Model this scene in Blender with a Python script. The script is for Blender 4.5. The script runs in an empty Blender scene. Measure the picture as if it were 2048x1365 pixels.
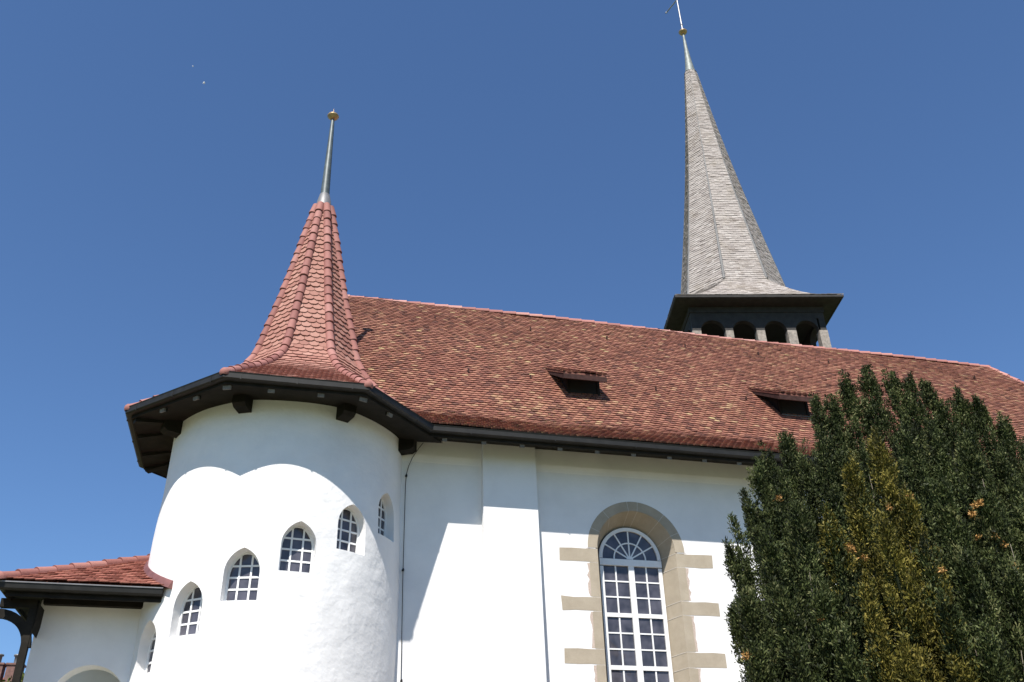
import bpy, bmesh, math, random
import numpy as np
from mathutils import Vector, Matrix

S = bpy.context.scene
COL = S.collection
rnd = random.Random(7)
PI = math.pi
rad = math.radians

# ------------------------------------------------------------------ camera
def cam_axes(pitch, roll, yaw):
    f = np.array([math.sin(yaw)*math.cos(pitch), math.cos(yaw)*math.cos(pitch), math.sin(pitch)])
    r = np.array([math.cos(yaw), -math.sin(yaw), 0.0])
    u = np.cross(r, f)
    c, s = math.cos(roll), math.sin(roll)
    return c*r + s*u, -s*r + c*u, f
cr, cu, cf = cam_axes(rad(30.981), rad(-1.440), rad(14.221))
cd = bpy.data.cameras.new('camera'); cam = bpy.data.objects.new('camera', cd); COL.objects.link(cam)
cam.matrix_world = Matrix(((cr[0], cu[0], -cf[0], 0), (cr[1], cu[1], -cf[1], 0), (cr[2], cu[2], -cf[2], 1.6), (0, 0, 0, 1)))
cd.sensor_width = 36; cd.lens = 1856.93/2048*36
cd.clip_start = 0.1; cd.clip_end = 3000
S.camera = cam

# ------------------------------------------------------------------ sun and sky
SUN = Vector((-0.51, -1.0, 1.61)).normalized()           # towards the sun
w = bpy.data.worlds.new('World'); S.world = w; w.use_nodes = True
nt = w.node_tree; nt.nodes.clear()
sky = nt.nodes.new('ShaderNodeTexSky'); sky.sky_type = 'NISHITA'; sky.sun_disc = False
sky.sun_elevation = math.asin(SUN.z); sky.sun_rotation = math.atan2(SUN.x, SUN.y) % (2*PI)
sky.altitude = 450; sky.air_density = 1.12; sky.dust_density = 0.0; sky.ozone_density = 10.0
bg = nt.nodes.new('ShaderNodeBackground'); bg.inputs['Strength'].default_value = 0.085
wo = nt.nodes.new('ShaderNodeOutputWorld')
nt.links.new(sky.outputs[0], bg.inputs[0]); nt.links.new(bg.outputs[0], wo.inputs[0])
sd = bpy.data.lights.new('sun', 'SUN'); so = bpy.data.objects.new('sun', sd); COL.objects.link(so)
sd.energy = 4.6; sd.angle = rad(0.55); sd.color = (1.0, 0.95, 0.88)
so.location = (-10, -20, 40); so.rotation_euler = SUN.to_track_quat('Z', 'Y').to_euler()
S.view_settings.view_transform = 'Standard'; S.view_settings.look = 'None'
S.view_settings.exposure = 0.75; S.view_settings.gamma = 1.0
S.cycles.max_bounces = 6

# ------------------------------------------------------------------ materials
def nm(name):
    m = bpy.data.materials.new(name); m.use_nodes = True
    t = m.node_tree; b = t.nodes['Principled BSDF']
    return m, t, b
def N(t, kind, **kw):
    n = t.nodes.new(kind)
    for k, v in kw.items():
        if k in n.inputs.keys(): n.inputs[k].default_value = v
        else: setattr(n, k, v)
    return n
def ramp(t, fac, stops):
    r = t.nodes.new('ShaderNodeValToRGB'); e = r.color_ramp.elements
    while len(e) < len(stops): e.new(0.5)
    for i, (p, c) in enumerate(stops): e[i].position = p; e[i].color = (*c, 1)
    t.links.new(fac, r.inputs[0]); return r.outputs[0]
def mix(t, fac, a, b, mode='MIX'):
    m = t.nodes.new('ShaderNodeMix'); m.data_type = 'RGBA'; m.blend_type = mode
    for sock, v in ((m.inputs[0], fac), (m.inputs[6], a), (m.inputs[7], b)):
        if hasattr(v, 'links'): t.links.new(v, sock)
        elif isinstance(v, (int, float)): sock.default_value = v
        else: sock.default_value = (*v, 1)
    return m.outputs[2]
def noise(t, scale, detail=4, rough=0.55, vec=None, dist=0.0):
    n = N(t, 'ShaderNodeTexNoise', Scale=scale, Detail=detail, Roughness=rough, Distortion=dist)
    if vec is None: vec = N(t, 'ShaderNodeTexCoord').outputs['Object']
    t.links.new(vec, n.inputs['Vector']); return n.outputs['Fac']
def bump(t, b, h, dist, strength=1.0):
    n = N(t, 'ShaderNodeBump', Distance=dist, Strength=strength)
    t.links.new(h, n.inputs['Height']); 
    old = b.inputs['Normal'].links
    if old: t.links.new(old[0].from_socket, n.inputs['Normal'])
    t.links.new(n.outputs[0], b.inputs['Normal'])
def remap(t, v, a, b_, c, d):
    m = N(t, 'ShaderNodeMapRange'); m.clamp = True
    for i, x in enumerate((a, b_, c, d)): m.inputs[i+1].default_value = x
    t.links.new(v, m.inputs[0]); return m.outputs[0]
def attr(t, name='rnd'):
    a = t.nodes.new('ShaderNodeAttribute'); a.attribute_name = name; return a.outputs['Fac']
def simple(name, col, rough=0.6, metal=0.0, spread=0.25, scale=6.0, bmp=0.0, bscale=30.0, spec=0.5):
    m, t, b = nm(name); b.inputs['Specular IOR Level'].default_value = spec
    c2 = tuple(min(1, x*(1+spread)) for x in col); c1 = tuple(x*(1-spread) for x in col)
    t.links.new(ramp(t, noise(t, scale), [(0.3, c1), (0.7, c2)]), b.inputs['Base Color'])
    b.inputs['Roughness'].default_value = rough; b.inputs['Metallic'].default_value = metal
    if bmp: bump(t, b, noise(t, bscale), bmp)
    return m

def plaster(name, coarse):
    m, t, b = nm(name)
    c = ramp(t, noise(t, 0.9, 5, 0.6), [(0.25, (0.70, 0.69, 0.68)), (0.6, (0.80, 0.79, 0.775))])
    spots = remap(t, noise(t, 7, 5, 0.7), 0.66, 0.80, 0, 0.30)
    c = mix(t, spots, c, (0.60, 0.56, 0.50))
    t.links.new(c, b.inputs['Base Color']); b.inputs['Roughness'].default_value = 0.92
    b.inputs['Specular IOR Level'].default_value = 0.2
    bump(t, b, noise(t, 2.2, 3, 0.5), 0.030*coarse)
    bump(t, b, noise(t, 9, 3, 0.55), 0.0065*coarse)
    bump(t, b, noise(t, 120, 3, 0.7), 0.0012)
    return m
M = {}
M['plaster'] = plaster('plaster_rough', 1.0)
M['plaster_flat'] = plaster('plaster_smooth', 0.35)
def tile_mat(name, stops, lichen, rough=0.8, lic_col=(0.42, 0.32, 0.12), dirt=0.5):
    m, t, b = nm(name)
    c = ramp(t, attr(t), stops)
    c = mix(t, remap(t, noise(t, 26, 5, 0.7), 0.35, 0.75, 0, dirt), c, (0.10, 0.045, 0.035))
    big = noise(t, 0.45, 3, 0.6); small = noise(t, 15, 5, 0.75)
    f = N(t, 'ShaderNodeMath', operation='MULTIPLY'); 
    t.links.new(remap(t, big, 0.40, 0.66, 0.25, 1.0), f.inputs[0]); t.links.new(remap(t, small, 0.54, 0.68, 0, lichen), f.inputs[1])
    c = mix(t, f.outputs[0], c, lic_col)
    t.links.new(c, b.inputs['Base Color']); b.inputs['Roughness'].default_value = rough
    bump(t, b, noise(t, 60, 4, 0.7), 0.004)
    return m
M['tile_old'] = tile_mat('weathered_clay', [(0.0, (0.085, 0.028, 0.020)), (0.22, (0.160, 0.052, 0.033)), (0.55, (0.252, 0.090, 0.056)), (0.8, (0.33, 0.148, 0.092)), (0.93, (0.38, 0.24, 0.13)), (1.0, (0.46, 0.35, 0.16))], 0.7, dirt=0.42)
M['tile_new'] = tile_mat('new_clay', [(0.0, (0.26, 0.108, 0.080)), (0.4, (0.325, 0.150, 0.112)), (0.8, (0.365, 0.182, 0.138)), (1.0, (0.39, 0.21, 0.165))], 0.12, lic_col=(0.30, 0.15, 0.12), dirt=0.12)
M['tile_porch'] = tile_mat('orange_clay', [(0.0, (0.22, 0.065, 0.042)), (0.5, (0.32, 0.105, 0.07)), (1.0, (0.40, 0.16, 0.11))], 0.25)
M['hip_tile'] = tile_mat('pink_clay', [(0.0, (0.22, 0.080, 0.066)), (0.6, (0.30, 0.120, 0.098)), (1.0, (0.35, 0.16, 0.135))], 0.18, lic_col=(0.26, 0.20, 0.19), dirt=0.2)
M['ridge_tile'] = tile_mat('ridge_clay', [(0.0, (0.28, 0.11, 0.09)), (0.6, (0.40, 0.17, 0.14)), (1.0, (0.46, 0.24, 0.20))], 0.2, lic_col=(0.3, 0.24, 0.2), dirt=0.2)
M['wood_dark'] = simple('dark_stained_wood', (0.014, 0.012, 0.009), 0.75, 0, 0.4, 4, 0.003, 18, spec=0.15)
M['rafter_end'] = simple('weathered_rafter_end', (0.13, 0.125, 0.115), 0.8, 0, 0.3, 20)
M['gutter'] = simple('dark_patinated_copper', (0.014, 0.0135, 0.012), 0.55, 0.0, 0.35, 5, spec=0.3)
def shingle():
    m, t, b = nm('grey_wood_shingle')
    c = ramp(t, attr(t), [(0.0, (0.20, 0.168, 0.150)), (0.25, (0.30, 0.262, 0.238)), (0.75, (0.37, 0.33, 0.30)), (1.0, (0.44, 0.40, 0.365))])
    c = mix(t, remap(t, noise(t, 1.1, 5, 0.7), 0.5, 0.75, 0, 0.55), c, (0.17, 0.13, 0.08))
    t.links.new(c, b.inputs['Base Color']); b.inputs['Roughness'].default_value = 0.75
    bump(t, b, noise(t, 45, 4, 0.7), 0.006)
    return m
M['shingle'] = shingle()
M['wood_grey'] = simple('weathered_grey_wood', (0.27, 0.235, 0.20), 0.85, 0, 0.35, 9, 0.004, 40)
M['wood_frieze'] = simple('dark_brown_boards', (0.026, 0.023, 0.021), 0.8, 0, 0.4, 5, 0.004, 22)
M['black_void'] = simple('dark_interior', (0.008, 0.008, 0.008), 0.9)  # near-black colour standing for the unlit depth of openings and interiors
M['lead'] = simple('grey_zinc', (0.17, 0.168, 0.17), 0.5, 0.25, 0.2, 5)
M['hip_lead'] = simple('dull_grey_lead', (0.16, 0.155, 0.15), 0.7, 0.0, 0.3, 4)
M['red_board'] = simple('red_brown_board', (0.042, 0.020, 0.017), 0.85, 0, 0.4, 8, spec=0.2)
M['verdigris'] = simple('green_grey_copper', (0.085, 0.105, 0.108), 0.5, 0.2, 0.3, 5)
M['pale_copper'] = simple('pale_patina_copper', (0.20, 0.22, 0.205), 0.6, 0.2, 0.35, 7)
M['gold'] = simple('tarnished_gold', (0.40, 0.27, 0.13), 0.42, 0.45, 0.35, 9)
M['iron'] = simple('grey_iron', (0.30, 0.30, 0.31), 0.45, 0.6, 0.2, 9)
M['white_paint'] = simple('white_paint', (0.78, 0.78, 0.77), 0.45, 0, 0.04, 8)
def stone():
    m, t, b = nm('beige_sandstone')
    c = ramp(t, noise(t, 3, 6, 0.65), [(0.25, (0.315, 0.265, 0.195)), (0.7, (0.40, 0.342, 0.26))])
    c = mix(t, remap(t, noise(t, 40, 4, 0.7), 0.55, 0.8, 0, 0.4), c, (0.27, 0.215, 0.16))
    t.links.new(c, b.inputs['Base Color']); b.inputs['Roughness'].default_value = 0.88
    bump(t, b, noise(t, 50, 4, 0.7), 0.004)
    return m
M['stone'] = stone()
M['mortar'] = simple('pale_mortar', (0.52, 0.47, 0.40), 0.9, 0, 0.1, 20)
def glass():
    m, t, b = nm('dark_window_glass')
    t.links.new(ramp(t, noise(t, 3.2, 2), [(0.3, (0.034, 0.034, 0.044)), (0.7, (0.098, 0.095, 0.115))]), b.inputs['Base Color'])  # mottled base colour paints in lighter and darker reflections
    b.inputs['Roughness'].default_value = 0.06; b.inputs['IOR'].default_value = 1.5
    bump(t, b, noise(t, 1.7, 2), 0.02)
    return m
M['glass'] = glass()
def leaf(name, stops, dead=0.0):
    m, t, b = nm(name)
    c = ramp(t, attr(t), stops)
    c = mix(t, remap(t, noise(t, 1.3, 3, 0.6), 0.35, 0.7, 0, 0.55), c, tuple(x*0.62 for x in stops[0][1]))
    t.links.new(c, b.inputs['Base Color']); b.inputs['Roughness'].default_value = 0.6
    b.inputs['Specular IOR Level'].default_value = 0.15
    return m
M['yew'] = leaf('yew_needles', [(0.0, (0.012, 0.016, 0.005)), (0.5, (0.054, 0.070, 0.021)), (0.85, (0.110, 0.128, 0.042)), (1.0, (0.19, 0.19, 0.08))])
M['yew_yellow'] = leaf('yellowing_yew_needles', [(0.0, (0.050, 0.046, 0.011)), (0.5, (0.155, 0.135, 0.023)), (1.0, (0.31, 0.245, 0.055))])
M['yew_dead'] = leaf('dead_yew_needles', [(0.0, (0.30, 0.15, 0.045)), (1.0, (0.55, 0.33, 0.12))])
M['bark'] = simple('brown_bark', (0.16, 0.115, 0.08), 0.9, 0, 0.4, 9, 0.01, 20)
M['bush'] = leaf('yellow_green_leaves', [(0.0, (0.07, 0.10, 0.02)), (1.0, (0.22, 0.24, 0.06))])
M['brick'] = simple('brown_brick', (0.16, 0.085, 0.07), 0.85, 0, 0.3, 6)

# ------------------------------------------------------------------ mesh helper
class MB:
    def __init__(s): s.v = []; s.f = []; s.m = []; s.r = []; s.sm = []
    def add(s, verts, faces, mi=0, r=0.5, smooth=False):
        o = len(s.v); s.v.extend([tuple(map(float, p)) for p in verts])
        for f in faces: s.f.append([i+o for i in f]); s.m.append(mi); s.r.append(r); s.sm.append(smooth)
    def quad(s, a, b, c, d, **k): s.add([a, b, c, d], [(0, 1, 2, 3)], **k)
    def hexa(s, p, **k):   # 8 corners: bottom 4 ccw then top 4
        s.add(p, [(3, 2, 1, 0), (4, 5, 6, 7), (0, 1, 5, 4), (1, 2, 6, 5), (2, 3, 7, 6), (3, 0, 4, 7)], **k)
    def box(s, x0, x1, y0, y1, z0, z1, **k):
        s.hexa([(x0, y0, z0), (x1, y0, z0), (x1, y1, z0), (x0, y1, z0), (x0, y0, z1), (x1, y0, z1), (x1, y1, z1), (x0, y1, z1)], **k)
    def obox(s, o, ex, ey, ez, x0, x1, y0, y1, z0, z1, **k):
        o, ex, ey, ez = map(np.array, (o, ex, ey, ez))
        P = lambda x, y, z: o + ex*x + ey*y + ez*z
        s.hexa([P(x0, y0, z0), P(x1, y0, z0), P(x1, y1, z0), P(x0, y1, z0), P(x0, y0, z1), P(x1, y0, z1), P(x1, y1, z1), P(x0, y1, z1)], **k)
    def tube(s, pts, radii, n=10, cap=True, **k):
        pts = [np.array(p, float) for p in pts]
        if not hasattr(radii, '__len__'): radii = [radii]*len(pts)
        vs = []; prev = None
        for i, p in enumerate(pts):
            d = pts[min(i+1, len(pts)-1)] - pts[max(i-1, 0)]; d /= np.linalg.norm(d) + 1e-12
            if prev is None:
                a = np.array([0, 0, 1.0]) if abs(d[2]) < 0.9 else np.array([1.0, 0, 0])
                u = np.cross(d, a)
            else: u = prev - d*np.dot(prev, d)
            u /= np.linalg.norm(u); prev = u; v2 = np.cross(d, u)
            for j in range(n):
                t = 2*PI*j/n; vs.append(p + radii[i]*(u*math.cos(t) + v2*math.sin(t)))
        fs = [(i*n+j, i*n+(j+1) % n, (i+1)*n+(j+1) % n, (i+1)*n+j) for i in range(len(pts)-1) for j in range(n)]
        k2 = dict(k); k2.setdefault('smooth', True)
        s.add(vs, fs, **k2)
        if cap:
            L = len(pts)-1
            s.add(vs[:n], [tuple(range(n))[::-1]], **k); s.add(vs[L*n:], [tuple(range(n))], **k)
    def lathe(s, c, prof, n=24, **k):   # prof [(r,z)] around vertical axis c
        vs = [(c[0]+r*math.cos(2*PI*j/n), c[1]+r*math.sin(2*PI*j/n), c[2]+z) for r, z in prof for j in range(n)]
        fs = [(i*n+j, i*n+(j+1) % n, (i+1)*n+(j+1) % n, (i+1)*n+j) for i in range(len(prof)-1) for j in range(n)]
        k.setdefault('smooth', True); s.add(vs, fs, **k)
    def mesh(s, name, mats):
        me = bpy.data.meshes.new(name); me.from_pydata(s.v, [], s.f)
        for m in mats: me.materials.append(m)
        me.polygons.foreach_set('material_index', s.m); me.polygons.foreach_set('use_smooth', s.sm)
        a = me.attributes.new('rnd', 'FLOAT', 'FACE'); a.data.foreach_set('value', s.r)
        me.update(); return me
    def build(s, name, mats, parent=None, fix=False):
        if not isinstance(mats, (list, tuple)): mats = [mats]
        me = s.mesh(name, mats)
        if fix:
            b = bmesh.new(); b.from_mesh(me); bmesh.ops.remove_doubles(b, verts=b.verts, dist=1e-5)
            bmesh.ops.recalc_face_normals(b, faces=b.faces); b.to_mesh(me); b.free()
        return link(name, me, parent)
def link(name, me, parent=None):
    o = bpy.data.objects.new(name, me); COL.objects.link(o)
    if parent is not None:
        o.parent = parent
        if parent.type == 'EMPTY' or True: o.matrix_parent_inverse = PINV.get(parent.name, Matrix.Identity(4))
    return o
PINV = {}
def thing(name, label, cat, loc=(0, 0, 0), group=None):
    o = bpy.data.objects.new(name, None); COL.objects.link(o); o.location = loc; o.empty_display_size = 0.3
    o['label'] = label; o['category'] = cat
    if group: o['group'] = group
    PINV[o.name] = Matrix.Translation(Vector(loc)).inverted()
    return o
def label(o, text): o['label'] = text; return o
def boolean_cut(mb, cutter, mats, name, parent, angle=30):
    a = mb.build('tmp_a', mats, None, fix=True); b = cutter.build('tmp_b', mats, None, fix=True)
    md = a.modifiers.new('b', 'BOOLEAN'); md.object = b; md.operation = 'DIFFERENCE'; md.solver = 'EXACT'
    bpy.context.view_layer.update()
    me = bpy.data.meshes.new_from_object(a.evaluated_get(bpy.context.evaluated_depsgraph_get()))
    bpy.data.objects.remove(a); bpy.data.objects.remove(b)
    me.name = name
    for p in me.polygons: p.use_smooth = True
    me.set_sharp_from_angle(angle=rad(angle))
    return link(name, me, parent)

# tiles on a face.  C(s): centre line (polyline), E unit across, xl/xr across limits, all sampled along slope
def tile_face(mb, Cp, E, Nn, xl, xr, expo, wid, shape='hex', thick=0.014, lift=0.022, over=1.9, jit=1.0, base=0.012, start=0.0, phase=0.0, wave=0.0):
    Cp = np.array(Cp, float); E = np.array(E, float)
    seg = np.linalg.norm(np.diff(Cp, axis=0), axis=1); ss = np.concatenate([[0], np.cumsum(seg)]); tot = ss[-1]
    xl = np.array(xl, float); xr = np.array(xr, float); Nn = np.array(Nn, float)
    def ev(x, s, h):
        if wave:
            h = h + wave*(np.sin(x*0.83+s*0.5)+0.7*np.sin(x*1.9-s*0.9+1.0)+0.5*np.sin(s*1.7+x*0.3)); s = s + np.where((s > 0.3) & (s < tot-0.3), wave*0.7*np.sin(x*0.62+s*2.3)+wave*0.3*np.sin(x*2.1+s*5.0), 0.0)
        s = np.clip(s, 0, tot)
        c = np.stack([np.interp(s, ss, Cp[:, i]) for i in range(3)], -1)
        n = np.stack([np.interp(s, ss, Nn[:, i]) for i in range(3)], -1)
        x = np.clip(x, np.interp(s, ss, xl), np.interp(s, ss, xr))
        return c + x[:, None]*E + n*h[:, None]
    X = []; H = []; Sg = []; R = []
    nrow = int(math.ceil((tot-start)/expo))
    if shape == 'hex': prof = [(-.5, .30), (-.24, 0), (.24, 0), (.5, .30)]
    elif shape == 'round': prof = [(-.5, .34), (-.34, .10), (0, 0), (.34, .10), (.5, .34)]
    else: prof = [(-.5, 0), (.5, 0)]
    k = len(prof)
    for i in range(nrow):
        s0 = start + i*expo
        a = np.interp(s0, ss, xl); b = np.interp(s0, ss, xr)
        if b-a < 0.01: continue
        off = (0.5 if i % 2 else 0.0) + phase
        j0 = int(math.floor(a/wid-off))-1; j1 = int(math.ceil(b/wid-off))+1
        for j in range(j0, j1+1):
            xc = (j+off)*wid
            if xc+wid*.5 < a+0.01 or xc-wid*.5 > b-0.01: continue
            ww = wid*(0.97)
            ds = rnd.gauss(0, 0.008)*jit; tl = rnd.gauss(0, 0.022)*jit; lf = lift*(1+0.25*rnd.gauss(0, 1)*jit); sk = rnd.gauss(0, 0.012)*jit
            L = expo*over
            xs = [xc-ww/2, xc+ww/2]; sv = [s0+L, s0+L]; hv = [base, base]
            for (px, pz) in prof[::-1]:
                xs.append(xc+px*ww); sv.append(s0+ds+pz*expo+px*sk); hv.append(base+lf*(1-pz*expo/L)+px*wid*tl)
            for (px, pz) in prof[::-1]:
                xs.append(xc+px*ww); sv.append(s0+ds+pz*expo+px*sk); hv.append(base+lf*(1-pz*expo/L)+px*wid*tl-thick)
            X += xs; Sg += sv; H += hv; R.append(min(1, max(0, rnd.betavariate(2.0, 2.2))))
    if not R: return
    P = ev(np.array(X), np.array(Sg), np.array(H)); n = 2+2*k
    for q in range(len(R)):
        o = len(mb.v); mb.v.extend(map(tuple, P[q*n:(q+1)*n].tolist()))
        mb.f.append([o+1, o]+[o+2+m for m in range(k)][::-1] if False else [o, o+1]+[o+2+m for m in range(k)]); mb.m.append(0); mb.r.append(R[q]); mb.sm.append(False)
        for m in range(k-1):
            mb.f.append([o+2+m, o+2+k+m, o+3+k+m, o+3+m]); mb.m.append(0); mb.r.append(R[q]*0.6); mb.sm.append(False)
        mb.f.append([o+1, o+2+k, o+2]); mb.m.append(0); mb.r.append(R[q]); mb.sm.append(False)
        mb.f.append([o, o+1+k, o+1+2*k]); mb.m.append(0); mb.r.append(R[q]); mb.sm.append(False)
def normals(Cp, E):
    Cp = np.array(Cp, float); d = np.gradient(Cp, axis=0); n = np.cross(np.array(E, float), d)
    return n/np.linalg.norm(n, axis=1)[:, None]
def cap_tiles(mb, pts, r, step=0.30, up=(0, 0, 1), drop=0.35, r0=None, n=9, ends=True):
    # a row of half-round tapered tiles laid along a polyline, the wide end of each lapping the one below it
    P = np.array(pts, float); seg = np.linalg.norm(np.diff(P, axis=0), axis=1); ss = np.concatenate([[0], np.cumsum(seg)])
    at = lambda s: np.array([np.interp(s, ss, P[:, i]) for i in range(3)])
    k = max(1, int(round(ss[-1]/step))); st = ss[-1]/k
    for i in range(k):
        s0 = i*st - 0.03; s1 = (i+1)*st + 0.02
        a, b = at(max(0, s0)), at(min(s1, ss[-1]))
        d = b-a; d /= np.linalg.norm(d); side = np.cross(d, up); side /= np.linalg.norm(side); u = np.cross(side, d)
        j = rnd.uniform(-0.006, 0.006); rv = rnd.random()
        vs = []
        for (q, rr, dz) in ((0.0, r*1.06, 0.010), (0.03, r*1.07, 0.011), (0.10, r*1.02, 0.009), (1.0, r*0.92, -0.008)):
            c = a + (b-a)*q + u*(dz+j)
            for m in range(n+1):
                t = -drop + (PI+2*drop)*m/n
                vs.append(c + side*math.cos(t)*rr + u*(math.sin(t)*rr))
        fs = [(g*(n+1)+m, (g+1)*(n+1)+m, (g+1)*(n+1)+m+1, g*(n+1)+m+1) for g in range(3) for m in range(n)]
        mb.add(vs, fs, r=rv, smooth=True)
        mb.add(vs[:n+1], [tuple(range(n+1))], r=rv*0.4)
    if ends:
        c = at(0); d = at(0.1)-c; d /= np.linalg.norm(d); side = np.cross(d, up); side /= np.linalg.norm(side); u = np.cross(side, d)
        vs = [c + u*0.012]; 
        rows = 4
        vs = []
        for g in range(rows+1):
            th = PI/2*g/rows
            for m in range(n+1):
                t = -drop + (PI+2*drop)*m/n
                vs.append(c - d*math.sin(th)*r*1.05 + (side*math.cos(t) + u*math.sin(t))*r*1.09*max(0.02, math.cos(th)) + u*0.012)
        mb.add(vs, [(g*(n+1)+m, (g+1)*(n+1)+m, (g+1)*(n+1)+m+1, g*(n+1)+m+1) for g in range(rows) for m in range(n)], r=0.6, smooth=True)

def sweep(mb, path, prof, i0, i1, **k):
    # mitred sweep of profile [(out, z)] along plan polyline, outward = right-hand side of travel
    P = [np.array(p[:2], float) for p in path]; n = len(P)
    off = []
    for i in range(n):
        d0 = P[i]-P[i-1] if i > 0 else P[1]-P[0]; d1 = P[i+1]-P[i] if i < n-1 else P[i]-P[i-1]
        d0 /= np.linalg.norm(d0); d1 /= np.linalg.norm(d1)
        n0 = np.array([d0[1], -d0[0]]); n1 = np.array([d1[1], -d1[0]]); b = n0+n1; b /= np.dot(b, n0)
        off.append(b)
    m = len(prof)
    for i in range(i0, i1):
        vs = [(P[q][0]+off[q][0]*o, P[q][1]+off[q][1]*o, z) for q in (i, i+1) for o, z in prof]
        mb.add(vs, [(j, (j+1) % m, m+(j+1) % m, m+j) for j in range(m)], **k)
        mb.add(vs[:m], [tuple(range(m))[::-1]], **k); mb.add(vs[m:], [tuple(range(m))], **k)

# ================================================================== layout constants (metres)
OX, OY, OR, OZ = -0.175, 19.81, 3.669, 10.43       # octagonal eave of the stair turret: centre, corner radius, gutter lip height
CR = 2.57                                          # turret wall radius
YG = 18.0                                          # nave gutter line
YA, YB, YC = 19.064, 18.874, 19.10                 # nave wall planes
RY, RZ = 25.0, 18.06                               # ridge
octv = {a: np.array([OX+OR*math.cos(rad(a)), OY+OR*math.sin(rad(a))]) for a in (67.5, 112.5, 157.5, -157.5, -112.5, -67.5, -22.5, 22.5)}
D = np.array([2.77, YG])
eave_path = [octv[67.5], octv[112.5], octv[157.5], octv[-157.5], octv[-112.5], octv[-67.5], D, np.array([26.6, YG])]
gut_prof = [(0.0, OZ), (-0.02, OZ+0.012), (-0.035, OZ-0.005), (-0.14, OZ-0.02), (-0.14, OZ-0.15), (-0.05, OZ-0.15), (-0.014, OZ-0.125), (-0.012, OZ-0.03)]
fas_prof = [(-0.09, OZ-0.20), (-0.09, OZ-0.29), (-0.13, OZ-0.29), (-0.13, OZ-0.20)]
fas_prof2 = [(-0.142, OZ-0.05), (-0.142, OZ-0.215), (-0.175, OZ-0.215), (-0.175, OZ-0.05)]

# ================================================================== ground
g = MB()
g.quad((-1500, -1500, 0), (1500, -1500, 0), (1500, 1500, 0), (-1500, 1500, 0))
m, t, b = nm('meadow')
t.links.new(ramp(t, noise(t, 0.8, 6, 0.7), [(0.3, (0.06, 0.09, 0.03)), (0.7, (0.11, 0.14, 0.05))]), b.inputs['Base Color']); b.inputs['Roughness'].default_value = 0.95
o = g.build('lawn', m); o['kind'] = 'structure'
g = MB(); g.quad((-14, 5.5, 0.004), (34, 5.5, 0.004), (34, 18.9, 0.004), (-14, 18.9, 0.004))  # unseen gravel sheet, added and toned to bounce warm light onto the walls
m, t, b = nm('warm_bounce_gravel')
t.links.new(ramp(t, noise(t, 25, 5, 0.7), [(0.3, (0.21, 0.165, 0.115)), (0.7, (0.31, 0.25, 0.18))]), b.inputs['Base Color']); b.inputs['Roughness'].default_value = 0.95
bump(t, b, noise(t, 60), 0.02)
o = g.build('bounce_gravel', m); o['kind'] = 'structure'

# ================================================================== stair turret
turret = thing('stair_turret', 'round white stair turret with pointed octagonal clay tile roof and small arched windows', 'tower', (OX, OY, 0))
W2, WH, WZS = 0.325, 0.97, 0.52     # half width, height, springing
rise = WH-WZS; dd = (rise*rise-W2*W2)/(2*W2); RA = W2+dd
def hw(z):
    return W2 if z <= WZS else -dd+math.sqrt(max(RA*RA-(z-WZS)**2, 0))
def ztop(u):
    u = abs(u); return WZS+math.sqrt(max(RA*RA-(u+dd)**2, 0))
def outline(shrink=0.0, k=9):
    pts = [(-(W2-shrink), shrink), (W2-shrink, shrink)]
    zs = [WZS+(rise)*(math.sin(PI/2*i/k)) for i in range(k)]
    right = [(max(hw(z)-shrink, 0.0), z) for z in zs if hw(z)-shrink > 0.004]
    zt = WZS+math.sqrt(max((RA-shrink)**2-dd*dd, 0))
    return pts + [p for p in right] + [(0, zt)] + [(-x, z) for x, z in right[::-1]]
ring = MB(); nseg = 192
zz = [0.0]+[0.5*i for i in range(1, 22)]+[10.62]
for r_, flip in ((CR, False), (CR-0.5, True)):
    pass
vs = []
rg = random.Random(3)
ph = [rg.uniform(0, 6.28) for _ in range(6)]
def wob(a, z): return 0.006*math.sin(3*a+ph[0]+z*0.7)+0.005*math.sin(7*a+ph[1]-z*1.1)+0.004*math.sin(13*a+ph[2]+2.3*z)
for z in zz:
    for j in range(nseg):
        a = 2*PI*j/nseg; r_ = CR+wob(a, z)+float(np.interp(z, [0, 5, 7, 8, 9, 10.4], [0.02, -0.005, 0.015, 0.0, -0.045, -0.055])); vs.append((OX+r_*math.cos(a), OY+r_*math.sin(a), z))
nz = len(zz)
for z in (0.0, 10.62):
    for j in range(nseg):
        a = 2*PI*j/nseg; vs.append((OX+(CR-.5)*math.cos(a), OY+(CR-.5)*math.sin(a), z))
fs = [(i*nseg+j, i*nseg+(j+1) % nseg, (i+1)*nseg+(j+1) % nseg, (i+1)*nseg+j) for i in range(nz-1) for j in range(nseg)]
q0 = nz*nseg; q1 = q0+nseg
fs += [(q1+j, q1+(j+1) % nseg, q0+(j+1) % nseg, q0+j) for j in range(nseg)]
fs += [((nz-1)*nseg+j, (nz-1)*nseg+(j+1) % nseg, q1+(j+1) % nseg, q1+j) for j in range(nseg)]
fs += [(j, q0+j, q0+(j+1) % nseg, (j+1) % nseg) for j in range(nseg)]
ring.add(vs, fs)
wins = [(-148.7, 5.20), (-126.0, 5.74), (-104.0, 6.285), (-82.2, 6.84), (-58.6, 7.385), (-35.6, 7.95)]
cut = MB()
def wframe(a):
    a = rad(a); er = np.array([math.cos(a), math.sin(a), 0]); et = np.array([-math.sin(a), math.cos(a), 0])
    return er, et
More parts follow.
